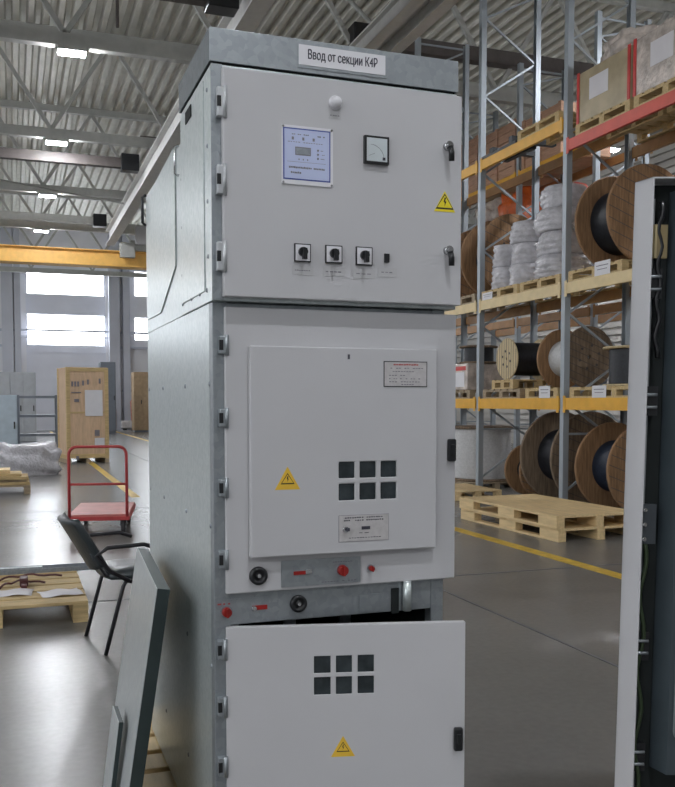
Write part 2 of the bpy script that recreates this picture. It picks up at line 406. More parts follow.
# ------------------------------------------------------------------ pallets
def pallet_parts(t, L, W, m1, x0=0, y0=0, z0=0, boards=7, alongx=True, H=.145):
    """deck boards run along x; bearers run along y"""
    m = MB(); n = boards; bw = W/n*.8
    for k in range(n):
        y = y0+k*(W-bw)/(n-1); m.box(x0, x0+L, y, y+bw, z0+H-.022, z0+H, bev=.003)
    m.build('top_deck', m1, t)
    m = MB()
    for k in range(3):
        xx = x0+k*(L-.1)/2; m.box(xx, xx+.1, y0, y0+W, z0+H-.044, z0+H-.0225)
        m.box(xx, xx+.1, y0, y0+W, z0, z0+.022)
    m.build('bearer', m1, t)
    m = MB(); m.box(0, .1, 0, .1, 0, H-.066); first = None
    for i in range(3):
        for j in range(3):
            bx = x0+i*(L-.1)/2; by = y0+j*(W-.1)/2
            m = MB(); m.box(bx, bx+.1, by, by+.1, z0+.0222, z0+H-.0442); m.build('block', m1, t)
def pallet(u, v, z, L, W, lab, m1=PALLET, group=None, rot=0, **k):
    t = thing('wooden_pallet', lab, 'pallet', (0, 0, 0), group)
    pallet_parts(t, L, W, m1, **k); t.location = (u, v, z); t.rotation_euler = (0, 0, rot); return t

# ------------------------------------------------------------------ MAIN SWITCHGEAR
BASE = Vector((.9, 3.1, .15))
UL, UR = .517, 1.252
V0, VB = 2.485, 3.74
sg = thing('switchgear_cabinet', 'tall grey metal switchgear cabinet with four doors and galvanised sides in the centre', 'switchgear', BASE)
ZS = 1.775      # seam between lower housing and the relay compartment
LL = .5225
# lower housing
m = MB()
m.box(LL, LL+.006, V0+.0405, VB, .15, ZS)                     # left side sheet
m.box(1.225, 1.231, V0+.0405, VB, .15, ZS); m.box(LL+.0065, 1.2245, VB-.006, VB, .15, ZS)
m.box(LL+.0065, 1.2245, V0+.041, VB-.0065, .15, .17); m.box(LL+.0065, 1.2245, V0+.041, VB-.0065, .885, .897); m.box(LL+.0065, 1.2245, V0+.041, VB-.0065, ZS-.012, ZS-.001)
m.build('lower_housing', GALV, sg)
m = MB()                                                # front frame
m.box(LL, LL+.045, V0-.004, V0+.04, .15, ZS); m.box(1.19, 1.231, V0-.004, V0+.04, .15, ZS)
m.box(LL+.045, 1.19, V0-.003, V0+.01, .872, ZS-.002)
m.box(LL+.045, 1.19, V0-.002, V0+.04, .17, .21)
m.build('front_frame', GALVF, sg, bevel=.002)
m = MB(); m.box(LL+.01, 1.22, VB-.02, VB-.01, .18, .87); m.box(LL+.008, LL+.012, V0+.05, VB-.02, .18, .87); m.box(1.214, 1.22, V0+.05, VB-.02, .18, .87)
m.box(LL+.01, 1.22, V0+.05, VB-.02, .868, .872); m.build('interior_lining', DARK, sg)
m = MB()
for k in range(3): m.box(.66+.2*k, .70+.2*k, V0+.45, V0+.47, .25, .82)
m.box(.6, 1.18, V0+.40, V0+.42, .66, .70); m.cyl((.62, V0+.25, .74), (1.15, V0+.25, .74), .012, seg=10)
m.build('busbar', GALVD, sg)
m = MB()                                                # seam band and rivets on the side
for z in (.35, .75, 1.15, 1.55):
    for v in (2.52, 2.90, 3.35, 3.70): m.lathe([(0, -.004), (.006, -.003), (.008, 0)], (LL, v, z), 'X', seg=8)
for v in (2.52, 2.62, 2.75, 2.90): m.lathe([(0, -.004), (.005, -.003), (.007, 0)], (UL, v, ZS+.035), 'X', seg=8)
for z in (1.9, 2.05, 2.2, 2.35): m.lathe([(0, -.004), (.005, -.003), (.007, 0)], (UL, 2.90, z), 'X', seg=8); m.lathe([(0, -.004), (.005, -.003), (.007, 0)], (UL, 2.50, z), 'X', seg=8)
m.build('rivets', GALVD, sg)
# relay compartment (upper)
m = MB()
m.box(UL, UR, 2.451, 2.92, ZS+.0003, 2.405); o = m.build('relay_housing', GALV, sg, bevel=.002)
m = MB(); m.box(UL-.001, UL+.03, 2.447, 2.4508, ZS+.002, 2.405); m.build('frame_strip', GALVF, sg)
m = MB(); m.box(UL-.003, UL-.0002, 2.545, 2.9, 1.81, 2.39); m.build('side_cover', GALV, sg, bevel=.001)
# vent slot on the side
pA, pB = at(187, 120, (UL, 0, 0), (1, 0, 0)), at(192.5, 113, (UL, 0, 0), (1, 0, 0))
m = MB(); m.box(UL-.006, UL-.0031, pB.y, pA.y, pA.z-.015, pA.z+.02); m.build('cable_slot', DARK, sg)
# top box
m = MB(); 
tz0, tz1 = 2.411, 2.500
m.box(UL-.004, UR+.002, 2.447, 2.452, tz0, tz1); m.box(UL-.004, UR+.002, 2.915, 2.92, tz0, tz1)
m.box(UR-.003, UR+.002, 2.452, 2.915, tz0, tz1); m.build('top_box', GALVF, sg, bevel=.001)
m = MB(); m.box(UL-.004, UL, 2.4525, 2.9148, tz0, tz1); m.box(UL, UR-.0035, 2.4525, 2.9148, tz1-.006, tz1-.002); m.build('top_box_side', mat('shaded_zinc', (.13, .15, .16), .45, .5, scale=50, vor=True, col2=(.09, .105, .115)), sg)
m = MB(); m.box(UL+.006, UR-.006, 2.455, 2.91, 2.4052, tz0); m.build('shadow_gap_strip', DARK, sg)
m = MB()
for u in (1.02, 1.10): m.tube([(u, 2.6, 2.495), (u, 2.6, 2.52), (u+.015, 2.6, 2.535), (u+.03, 2.6, 2.52), (u+.03, 2.6, 2.495)], .005, 8)
m.build('lifting_eye', CHROME, sg)
# rear upper box
rz = 2.325
m = MB(); m.box(UL+.004, UR-.01, 2.921, 3.74, ZS+.0003, rz); m.build('rear_housing', GALV, sg, bevel=.002)
m = MB()
X = UL+.0035
SP = lambda x, y: at(x, y, (X, 0, 0), (1, 0, 0))
cor = [SP(175.5, 146), SP(176.5, 266), SP(161.5, 313), SP(145, 322), SP(145.5, 202)]
cor = [Vector((X-.0, min(3.71, p.y), p.z)) for p in cor]
m.prism(cor, (-.004, 0, 0)); m.build('access_panel', GALV, sg)
m = MB(); hp = SP(180, 160); m.tube([(X-.004, hp.y, hp.z-.05), (X-.016, hp.y, hp.z-.045), (X-.016, hp.y, hp.z+.04), (X-.004, hp.y, hp.z+.045)], .005, 8)
m.build('grab_handle', CHROME, sg); m = MB()
hp = SP(147, 208); m.tube([(X-.004, hp.y, hp.z-.07), (X-.018, hp.y, hp.z-.06), (X-.018, hp.y, hp.z+.04), (X-.004, hp.y, hp.z+.05)], .006, 8)
m.build('grab_handle', BLACK, sg)
# --- doors
HINGEM = mat('hinge_zinc', (.60, .62, .64), .35, .5)
def hinge(parent, u, v, zc, h=.038, mt=None):
    m = MB(); m.box(u-.010, u+.012, v-.012, v+.012, zc-h, zc+h, bev=.002); m.mi = 1
    m.box(u-.0106, u+.0, v-.0128, v-.005, zc-.014, zc+.014); m.mi = 0
    m.cyl((u+.010, v-.01, zc-h-.004), (u+.010, v-.01, zc+h+.004), .006, seg=10)
    m.build('hinge', [mt or HINGEM, BLACK], parent)
def DP(v):
    def f(x0, y0, x1, y1):
        cx, cy = (x0+x1)/2, (y0+y1)/2
        return atV(x0, cy, v).x, atV(x1, cy, v).x, atV(cx, y1, v).z, atV(cx, y0, v).z
    return f
class Flat:
    """writes flat marks on a vertical plane; s along the surface, z up"""
    def __init__(s, O, S, N): s.O = Vector(O); s.S = Vector(S).normalized(); s.N = Vector(N).normalized()
    def p(s, a, z, d=0): return s.O + s.S*a + Vector((0, 0, z)) + s.N*d
    def px(s, x, y):
        q = at(x, y, s.O, s.N) - s.O; return q.dot(s.S), q.z
    def rect(s, mb, x0, y0, x1, y1, d0=0, d1=.001):
        cx, cy = (x0+x1)/2, (y0+y1)/2
        a0, a1, z0, z1 = s.px(x0, cy)[0], s.px(x1, cy)[0], s.px(cx, y1)[1], s.px(cx, y0)[1]
        s.slab(mb, a0, a1, z0, z1, d0, d1); return a0, a1, z0, z1
    def slab(s, mb, a0, a1, z0, z1, d0=0, d1=.001):
        mb.prism([s.p(a0, z0, d0), s.p(a1, z0, d0), s.p(a1, z1, d0), s.p(a0, z1, d0)], s.N*(d1-d0))
    def poly(s, mb, pts, d0, d1): mb.prism([s.p(a, z, d0) for a, z in pts], s.N*(d1-d0))
    def disc(s, mb, a, z, r, d0, d1, r2=None, seg=24): mb.cyl(s.p(a, z, d0), s.p(a, z, d1), r, r2, seg=seg)
    def scribble(s, mb, a0, a1, z, h, d=.0012, n=8, gap=.35):   # a line of small illegible print
        w = (a1-a0)/n; rnd = random.Random(int(abs(z*1e5))+n)
        for k in range(n):
            if rnd.random() < .12: continue
            x = a0+w*k; s.slab(mb, x, x+w*(1-gap*rnd.uniform(.5, 1.2)), z-h/2*rnd.uniform(.6, 1), z+h/2*rnd.uniform(.6, 1), d, d+.0003)
def text_mesh(mb, fl, body, a, z, size, d, bold=0, width=None, rot=0):
    cu = bpy.data.curves.new('t', 'FONT'); cu.body = body; cu.size = size; cu.align_x = 'CENTER'; cu.align_y = 'CENTER'; cu.offset = bold; cu.resolution_u = 4
    ob = bpy.data.objects.new('t', cu); C.objects.link(ob)
    dg = bpy.context.evaluated_depsgraph_get(); me = bpy.data.meshes.new_from_object(ob.evaluated_get(dg))
    xs = [v.co.x for v in me.vertices]; k = (width/(max(xs)-min(xs))) if (width and xs) else 1
    vs = [mb.bm.verts.new(fl.p(a+v.co.x*k, z+v.co.y, d)) for v in me.vertices]
    for p in me.polygons:
        try: f = mb.bm.faces.new([vs[i] for i in p.vertices]); f.material_index = mb.mi
        except ValueError: pass
    bpy.data.objects.remove(ob); bpy.data.curves.remove(cu); bpy.data.meshes.remove(me)
def tri_sign(fl, parent, cx, cy, wpx, ym, halo=False):
    a, z = fl.px(cx, cy); a2, _ = fl.px(cx+wpx/2, cy); w = a2-a; h = w*1.75
    m = MB()
    if halo: fl.poly(m, [(a-w*1.2, z-h*.58), (a+w*1.2, z-h*.58), (a, z+h*.62)], 0, .0006)
    m.mi = 1; fl.poly(m, [(a-w, z-h*.5), (a+w, z-h*.5), (a, z+h*.5)], .0007, .001)
    k = .86 if not halo else .66; q = .02
    m.mi = 2; zz = z-h*.02
    fl.poly(m, [(a-w*k, zz-h*.42*k), (a+w*k, zz-h*.42*k), (a, zz+h*.47*k)], .0011, .0013)
    k *= .82; m.mi = 1
    fl.poly(m, [(a-w*k, zz-h*.40*k), (a+w*k, zz-h*.40*k), (a, zz+h*.44*k)], .0014, .0016)
    m.mi = 2; b = .0019; s_ = w*(.6 if not halo else .42)
    for pts in ([(-.05, .75), (.2, .75), (.02, .12), (-.2, .12)], [(-.15, .22), (.22, .22), (.05, -.2)], [(.22, .22), (.22, .12), (-.08, -.55), (.0, .1)]):
        fl.poly(m, [(a+x_*s_, zz+y_*s_-s_*.15) for x_, y_ in pts], .0017, b)
    m.build('warning_sign', [YELO if halo else YEL, ym, BLACK], parent)
def lever_lock(fl, parent, x, y):
    a, z = fl.px(x, y); m = MB()
    fl.disc(m, a, z+.018, .0125, 0, .018); fl.disc(m, a, z+.018, .0085, .018, .024)
    m.build('lock_barrel', CHROME, parent)
    m = MB(); q = [fl.p(a, z+.012, .022), fl.p(a+.002, z-.005, .026), fl.p(a+.004, z-.028, .022)]
    m.tube(q, .0085, 10); m.build('lock_lever', BLACK, parent)
def square_latch(fl, parent, a, z, h=.034, w=.013):
    m = MB(); M = Matrix.Translation(fl.p(a, z, .0)) @ Matrix((( fl.S.x, fl.N.x, 0, 0), (fl.S.y, fl.N.y, 0, 0), (0, 0, 1, 0), (0, 0, 0, 1)))
    m.box(-w, w, 0, .016, -h, h, bev=.005, M=M); m.box(-.006, .006, .016, .022, -.012, .018, bev=.002, M=M); m.build('latch', BLACK, parent)
# upper door
vd = 2.423
a0, a1 = atV(223.3, 180, vd).x, atV(461.5, 200, vd).x
zt, zb_ = atV(223, 66, vd).z, atV(223, 296, vd).z
m = MB(); m.box(a0, a1, vd, vd+.024, zb_, zt, bev=.003)
ud = m.build('upper_door', PAINT, sg)
fu = Flat((0, vd, 0), (1, 0, 0), (0, -1, 0))
for y in (101, 179, 256): hinge(ud, atV(221, y, vd).x, vd+.01, atV(221, y, vd).z)
lever_lock(fu, ud, 447, 153); lever_lock(fu, ud, 447, 257)
m = MB(); a, z = fu.px(335, 103); fu.disc(m, a, z, .019, 0, .004); m.lathe([(.0165, 0), (.0155, -.010), (.010, -.017), (0, -.019)], fu.p(a, z, .004), 'Y', 24); m.build('signal_lamp', WHITE, ud)
m = MB(); r = fu.rect(m, 329, 112.5, 341, 119); m.mi = 1; fu.scribble(m, r[0]+.003, r[1]-.003, (r[2]+r[3])/2, .003, n=4); m.build('lamp_label', [LABG, INKG], ud)
m = MB(); r = fu.rect(m, 281.5, 127, 332.6, 185.5, 0, .003)
m.mi = 1; b = fu.rect(m, 282.8, 129.5, 330, 181, .003, .0036)
m.mi = 2; q = .0035; fu.slab(m, b[0]+q, b[1]-q, b[2]+q, b[3]-q, .0036, .0042)
m.mi = 3; W_ = b[1]-b[0]; H_ = b[3]-b[2]; g = lambda s_, t_: (b[0]+s_*W_, b[3]-t_*H_)
def sc(s0, s1, t, h, n, gap=.35): fu.scribble(m, g(s0, 0)[0], g(s1, 0)[0], g(0, t)[1], h, .0043, n, gap)
sc(.18, .55, .12, .003, 9); sc(.72, .88, .13, .004, 4, .15); sc(.1, .85, .27, .002, 14)
for s_ in (.2, .42, .64): x_, z_ = g(s_, .2); fu.slab(m, x_-.003, x_+.003, z_-.004, z_+.004, .0043, .0047)
fu.slab(m, g(.25, 0)[0], g(.58, 0)[0], g(0, .52)[1], g(0, .36)[1], .0043, .0046)
for t_ in (.4, .48, .56): x_, z_ = g(.73, t_); fu.disc(m, x_, z_, .0028, .0043, .006, seg=10); sc(.79, .88, t_, .0025, 3)
for s_ in (.33, .42, .51): x_, z_ = g(s_, .6); fu.slab(m, x_-.0015, x_+.0015, z_-.002, z_+.002, .0043, .0047)
fu.slab(m, g(.08, 0)[0], g(.9, 0)[0], g(0, .655)[1], g(0, .65)[1], .0043, .0046)
sc(.12, .88, .76, .006, 22, .2); sc(.12, .38, .86, .006, 7, .2)
m.mi = 4; fu.slab(m, g(.27, 0)[0], g(.56, 0)[0], g(0, .5)[1], g(0, .38)[1], .0046, .0049)
m.mi = 5
for (x_, z_) in ((r[0]+.004, r[3]-.004), (r[1]-.004, r[3]-.004), (r[0]+.004, r[2]+.004), (r[1]-.004, r[2]+.004)): fu.disc(m, x_, z_, .003, .003, .005, seg=8)
m.build('relay_display', [WHITE, BLUE, LBLUE, INKG, GALVD, CHROME], ud)
m = MB(); r = fu.rect(m, 363.3, 137.2, 387.5, 164.6, 0, .012); m.mi = 1; q = .006
fu.slab(m, r[0]+q, r[1]-q, r[2]+q, r[3]-q, .012, .0126); m.mi = 2
pts = [(r[0]+.018+.04*math.sin(t), r[2]+.012+.04*math.cos(t)) for t in [i*PI/16 for i in range(9)]]
for (x_, z_), (x2, z2) in zip(pts, pts[1:]): m.bar(fu.p(x_, z_, .0128), fu.p(x2, z2, .0128), .0008, .0006)
m.bar(fu.p(r[0]+.012, r[2]+.02, .013), fu.p(r[0]+.03, r[2]+.028, .013), .001, .0006); fu.slab(m, r[1]-.02, r[1]-.012, r[2]+.010, r[2]+.018, .0126, .014)
m.build('analogue_meter', [BLACK, METG, INK], ud)
for j, (x0, y0, x1, y1) in enumerate(((294, 244, 310.3, 262), (325, 245.6, 341.7, 263.4), (355.5, 247.2, 371.8, 265.5))):
    m = MB(); r = fu.rect(m, x0, y0, x1, y1, 0, .006); m.mi = 1; q = .0028; fu.slab(m, r[0]+q, r[1]-q, r[2]+q, r[3]-q, .006, .0066)
    m.mi = 0; cx, cz = (r[0]+r[1])/2, (r[2]+r[3])/2
    fu.disc(m, cx, cz+.002, .0135, .0066, .018, .012); m.prism([fu.p(cx-.006, cz+.01, .018), fu.p(cx+.006, cz+.01, .018), fu.p(cx+.006, cz-.02, .018), fu.p(cx-.006, cz-.02, .018)], fu.N*.012)
    m.build('selector_switch', [BLACK, WHITE], ud)
    m = MB(); r = fu.rect(m, x0-2, y1+4, x1+3, y1+13); m.mi = 1; fu.scribble(m, r[0]+.008, r[1]-.008, (r[2]+r[3])/2, .003, n=[9, 4, 3][j]); m.build('switch_label', [LABG, INKG], ud)
m = MB(); fu.rect(m, 384, 254, 388.5, 262.5, 0, .008); m.build('toggle_switch', BLACK, ud)
m = MB(); r = fu.rect(m, 378, 268, 397, 277); m.mi = 1; fu.scribble(m, r[0]+.01, r[1]-.012, (r[2]+r[3])/2, .003, n=3); m.build('switch_label', [LABG, INKG], ud)
tri_sign(fu, ud, 444.6, 201.5, 21, YEL)
# name plate on the top box
ft = Flat((0, 2.447, 0), (1, 0, 0), (0, -1, 0))
a_, z_ = ft.px(298.5, 53); b_, _ = ft.px(385, 69)
zc = (ft.px(298.5, 42)[1]+ft.px(298.5, 63)[1])/2; h_ = ft.px(298.5, 42)[1]-ft.px(298.5, 63)[1]
zc = (ft.px(341.5, 50)[1]+ft.px(341.5, 71)[1])/2
m = MB(); ft.slab(m, a_-.004, b_+.004, zc-h_/2-.006, zc+h_/2+.002, 0, .002); m.mi = 1; ft.slab(m, a_, b_, zc-h_/2+.002, zc+h_/2, .002, .003)
m.mi = 2; text_mesh(m, ft, 'Ввод от секции К4Р', (a_+b_)/2, zc+.002, .036, .0033, bold=0, width=(b_-a_)*.80); text_mesh(m, ft, 'Ввод от секции К4Р', (a_+b_)/2+.0013, zc+.0028, .036, .0036, bold=0, width=(b_-a_)*.80)
np_ = m.build('name_plate', [GALVF, WHITE, INK], sg); np_['label'] = 'white name plate reading Ввод от секции К4Р'
# middle door
vm = 2.463
a0, a1 = atV(225.7, 450, vm).x, atV(455.5, 450, vm).x
zt, zb_ = atV(225.7, 306.5, vm).z, atV(225.7, 594.5, vm).z
m = MB(); m.box(a0, a1, vm, vm+.018, zb_, zt, bev=.003); md = m.build('middle_door', PAINT, sg)
for y in (345, 418, 488, 560): hinge(md, atV(223, y, vm).x, vm+.008, atV(223, y, vm).z, .024, GALVF)
fm0 = Flat((0, vm, 0), (1, 0, 0), (0, -1, 0))
vr = 2.437; fr = Flat((0, vr, 0), (1, 0, 0), (0, -1, 0))
r0, r1 = atV(250.6, 450, vr).x, atV(436.5, 450, vr).x
rzt, rzb = atV(250.6, 345.5, vr).z, atV(250.6, 558.5, vr).z
hs = []
for (x0, x1) in ((339, 354.8), (360, 376), (381, 396.4)):
    for (y0, y1) in ((461.4, 477.6), (483, 499.6)):
        A0, z1_ = fr.px(x0, y0); A1, z0_ = fr.px(x1, y1); z1_ = fr.px((x0+x1)/2, y0)[1]; z0_ = fr.px((x0+x1)/2, y1)[1]
        hs.append((A0, A1, z0_, z1_))
cols = [(min(h[0] for h in hs[i:i+2]), max(h[1] for h in hs[i:i+2])) for i in (0, 2, 4)]
hrow = [(sum(hs[i][2] for i in (0, 2, 4))/3, sum(hs[i][3] for i in (0, 2, 4))/3), (sum(hs[i][2] for i in (1, 3, 5))/3, sum(hs[i][3] for i in (1, 3, 5))/3)]
holes = [(c[0], c[1], r_[0], r_[1]) for c in cols for r_ in hrow]
m = MB(); holes_faces(m, (0, vr, 0), (1, 0, 0), (0, 0, 1), (0, 1, 0), r0, r1, rzb, rzt, .0255, holes); m.build('raised_panel', PAINT, md, bevel=.003)
for h in holes:
    m = MB(); m.box(h[0], h[1], vr+.004, vr+.02, h[2], h[3]); m.build('inspection_window', GLASSD, md)
m = MB(); r = fr.rect(m, 383.6, 361.4, 427, 387, 0, .0012); m.mi = 1; q = .0025; fr.slab(m, r[0]+q, r[1]-q, r[2]+q, r[3]-q, .0012, .0016)
W_ = r[1]-r[0]; H_ = r[3]-r[2]; m.mi = 3; fr.scribble(m, r[0]+.22*W_, r[0]+.8*W_, r[3]-.13*H_, .005, .0017, 10, .15); m.mi = 2
for t_, s0, s1, n in ((.27, .15, .92, 12), (.4, .2, .7, 8), (.55, .12, .5, 6), (.68, .12, .42, 6), (.68, .5, .85, 6), (.8, .12, .85, 11), (.9, .4, .7, 5)):
    fr.scribble(m, r[0]+s0*W_, r[0]+s1*W_, r[3]-t_*H_, .0028, .0017, n)
m.build('rating_plate', [BLACK, PLATE, INKG, REDP], md)
m = MB(); fr.rect(m, 346.8, 353.5, 350.5, 360, 0, .0008); m.mi = 1; r = fr.rect(m, 347.6, 354.4, 349.8, 359.2, .0008, .001); m.build('keyhole_plate', [LABG, INK], md)
m = MB(); r = fr.rect(m, 338.6, 514.5, 388.6, 541, 0, .0012); m.mi = 1; q = .0012; fr.slab(m, r[0]+q, r[1]-q, r[2]+q, r[3]-q, .0012, .0016)
W_ = r[1]-r[0]; H_ = r[3]-r[2]; m.mi = 2
for t_, s0, s1, n, hh in ((.10, .12, .88, 16, .004), (.2, .10, .9, 18, .004), (.86, .2, .85, 12, .0025), (.68, .4, .62, 2, .002)): fr.scribble(m, r[0]+s0*W_, r[0]+s1*W_, r[3]-t_*H_, hh, .0017, n)
fr.slab(m, r[0]+.45*W_, r[0]+.62*W_, r[3]-.56*H_, r[3]-.44*H_, .0017, .003)
m.mi = 3; fr.disc(m, r[0]+.13*W_, r[3]-.52*H_, .009, .0016, .008); m.mi = 2; fr.disc(m, r[0]+.13*W_, r[3]-.52*H_, .004, .008, .009); fr.slab(m, r[0]+.13*W_, r[0]+.19*W_, r[3]-.58*H_, r[3]-.46*H_, .008, .014)
m.build('key_lock_plate', [INKG, PLATE, INK, CHROME], md)
tri_sign(fr, md, 287.5, 478.5, 21, YELO, True)
def black_port(fl, parent, x, y, r_):
    a, z = fl.px(x, y); m = MB(); m.lathe([(r_, 0), (r_, .01), (r_*.8, .013), (r_*.62, .013), (r_*.55, .004), (r_*.28, .004), (r_*.28, .012), (0, .012)], fl.p(a, z), 'Z', 24)
    # turn the lathe from Z to the plate's normal
    M = Matrix.Translation(fl.p(a, z)) @ fl.N.to_track_quat('Z', 'Y').to_matrix().to_4x4() @ Matrix.Translation(-fl.p(a, z))
    bmesh.ops.transform(m.bm, matrix=M, verts=m.bm.verts); m.mi = 1
    fl.disc(m, a+.001, z, r_*.2, .012, .013); m.build('port_cap', [BLACK, CHROME], parent)
black_port(fm0, md, 258, 575.5, .026)
m = MB(); r = fm0.rect(m, 281, 558.5, 360, 584.5, 0, .004); W_ = r[1]-r[0]; H_ = r[3]-r[2]
m.mi = 1; fm0.slab(m, r[0]+.15*W_, r[0]+.30*W_, r[3]-.56*H_, r[3]-.42*H_, .004, .006); m.mi = 2; fm0.slab(m, r[0]+.29*W_, r[0]+.37*W_, r[3]-.52*H_, r[3]-.36*H_, .004, .012)
m.mi = 3; fm0.scribble(m, r[0]+.64*W_, r[0]+.9*W_, r[3]-.16*H_, .003, .0042, 8); fm0.scribble(m, r[0]+.5*W_, r[0]+.95*W_, r[3]-.9*H_, .003, .0042, 12)
m.build('operating_plate', [GALVF, RED, CHROME, INKG], md)
def knob(fl, parent, x, y, r_, name='red_knob'):
    a, z = fl.px(x, y); m = MB(); m.mi = 1; fl.disc(m, a, z, r_*1.3, 0.002, .006); m.mi = 0; fl.disc(m, a, z, r_, .006, .022, r_*.9)
    m.prism([fl.p(a-r_*.2, z-r_*.9, .022), fl.p(a+r_*.2, z-r_*.9, .022), fl.p(a+r_*.2, z+r_*.9, .022), fl.p(a-r_*.2, z+r_*.9, .022)], fl.N*.006)
    m.build(name, [RED, GALVD], parent)
knob(fm0, md, 341.5, 569.7, .016); knob(fm0, md, 370, 567.7, .008)
a, z = fm0.px(450.5, 450); square_latch(fm0, md, a, z)
# strip of controls between the middle and the lower door
fs = Flat((0, V0-.004, 0), (1, 0, 0), (0, -1, 0))
m = MB(); r = fs.rect(m, 215.5, 598, 277, 623, 0, .002); W_ = r[1]-r[0]; H_ = r[3]-r[2]; m.mi = 1
for s_ in (.03, .06, .12, .2): fs.slab(m, r[0]+s_*W_, r[0]+(s_+.03)*W_, r[3]-.2*H_, r[3]-.14*H_, .002, .003)
m.build('control_plate', [GALVF, REDP], sg)
knob(fs, sg, 226, 611.5, .014)
m = MB(); fs.rect(m, 252, 605, 267, 609.5, .002, .004); m.mi = 1; a, z = fs.px(253.5, 608); fs.disc(m, a, z, .007, .002, .012); m.build('operating_slot', [RED, CHROME], sg)
black_port(fs, sg, 298, 603.3, .025)
m = MB(); fs.rect(m, 359, 594, 381, 611, 0, .002); m.build('blank_plate', GALVF, sg)
a, z = fs.px(405, 600); m = MB(); m.cyl(fs.p(a, .875, .0145), fs.p(a, .965, .0145), .013, seg=16); m.mi = 1; fs.rect(m, 391, 588, 398.5, 613, 0, .003); m.build('shutter_rod', [GALV, DARK], sg)
# lower door, standing ajar
h0 = Vector((atV(225.7, 628, vm).x, vm, 0)); ztop = atV(225.7, 628, vm).z
e0 = atZ(465.5, 622, ztop); S = Vector((e0.x-h0.x, e0.y-h0.y, 0)); Wd = S.length; S.normalize(); N = Vector((S.y, -S.x, 0))
if N.y > 0: N = -N
fl_ = Flat(h0, S, N)
hs2 = []
for x0, x1 in ((314, 330.7), (336, 352), (357.7, 374)):
    for y0, y1 in ((655.5, 672.5), (676.6, 694)):
        hs2.append((fl_.px(x0, 674)[0], fl_.px(x1, 674)[0], fl_.px(344, y1)[1], fl_.px(344, y0)[1]))
m = MB(); holes_faces(m, h0, S, (0, 0, 1), -N, 0, Wd, .19, ztop, .004, hs2)
for (a0_, a1_, b0, b1) in ((0, .004, .19, ztop), (Wd-.004, Wd, .19, ztop), (0, Wd, .19, .194), (0, Wd, ztop-.004, ztop)):
    fl_.slab(m, a0_, a1_, b0, b1, -.004, -.024)
ld = m.build('lower_door', PAINT, sg, bevel=.0015)
for h in hs2: 
    m = MB(); fl_.slab(m, h[0]-.004, h[1]+.004, h[2]-.004, h[3]+.004, -.0045, -.007); g_ = m.build('window_pane', GLASSD, ld)
for y in (650, 707, 767): hinge(ld, h0.x-.012, vm+.008, atV(223, y, vm).z, .026, GALVF)
tri_sign(fl_, ld, 343, 746.5, 20, YELO, True)
a, z = fl_.px(457.5, 738); square_latch(fl_, ld, a, z)
# pallet below
pallet(.40, 2.42, 0, .98, 1.6, 'wooden pallet under the grey switchgear cabinet', PALLETN, boards=9)

# ------------------------------------------------------------------ leaning tray panels
def lean_panel(p_near_top, p_far_top, du_dz, ztop, zbot, th, name, lab, rim=True):
    p0 = Vector(p_near_top); p1 = Vector(p_far_top); dd = (p1-p0).normalized()
    down = Vector((-du_dz, 0, -1)); down *= (ztop-zbot); nrm = dd.cross(down).normalized()
    if nrm.x < 0: nrm = -nrm
    t = thing(name, lab, 'metal panel', ((p0.x+p1.x)/2+down.x, (p0.y+p1.y)/2, zbot))
    m = MB(); m.prism([p0, p1, p1+down, p0+down], nrm*.003); m.build('face_sheet', mat('satin_zinc', (.50, .53, .53), .35, .25, scale=50, vor=True, col2=(.44, .47, .48)), t)
    dn = down.normalized(); m = MB(); L = (p1-p0).length; H = down.length
    def slab(a0, a1, b0, b1): 
        m.prism([p0+dd*a0+dn*b0+nrm*.003, p0+dd*a1+dn*b0+nrm*.003, p0+dd*a1+dn*b1+nrm*.003, p0+dd*a0+dn*b1+nrm*.003], nrm*th)
    slab(0, .003, 0, H); slab(L-.003, L, 0, H); slab(0.0031, L-.0031, 0, .003); slab(.0031, L-.0031, H-.003, H)
    m.build('folded_rim', SHADERIM, t); return t
SHADERIM = mat('shaded_zinc_rim', (.035, .05, .05), .4, .3)  # shade on the tray's inner edge, put into the rim colour
pn = at(156.5, 588.6, (0, 2.72, 0), (0, 1, 0)); pf = Vector((pn.x+.045, 3.52, pn.z))
lean_panel(pn, pf, .15, pn.z, 0.0, .038, 'leaning_cover_panel', 'dull galvanised tray-shaped cover panel with shade-darkened rim leaning against the cabinet side')
pn2 = at(122, 722, (0, 2.95, 0), (0, 1, 0)); pn2.x -= .012
lean_panel(pn2, Vector((pn2.x-.0, 3.12, pn2.z)), .13, pn2.z, 0, .014, 'small_cover_panel', 'small galvanised panel propped on the outer face of the leaning tray panel')

# ------------------------------------------------------------------ open door at the right edge
od = thing('open_cabinet_door', 'tall open switchgear door seen from inside at the right edge of the picture', 'cabinet door', (1.7, 2.02, .15))
lean = math.radians(1.0)
O = Vector((1.622, 2.03, 0)); Sx = RT.copy(); Nn = Vector((0, 1, 0)); 
def odP(a, z, d): # a to the right, d towards the back, leaning slightly
    zz = z-2.1
    return O + Sx*(a+zz*math.tan(lean)*1.0) + Vector((-.06, 1, 0)).normalized()*d + Vector((0, 0, z))
def odbox(m, a0, a1, z0, z1, d0, d1):
    m.prism([odP(a0, z0, d0), odP(a1, z0, d0), odP(a1, z1, d0), odP(a0, z1, d0)], (odP(0, 0, d1)-odP(0, 0, d0)))
m = MB(); odbox(m, 0, .004, .16, 2.1, 0, .068); odbox(m, 0, .62, 2.096, 2.1, 0, .068); odbox(m, 0, .62, .16, .164, 0, .068); odbox(m, .616, .62, .16, 2.1, 0, .068)
odbox(m, 0, .62, .16, 2.1, .066, .07); m.build('door_shell', PAINT, od)
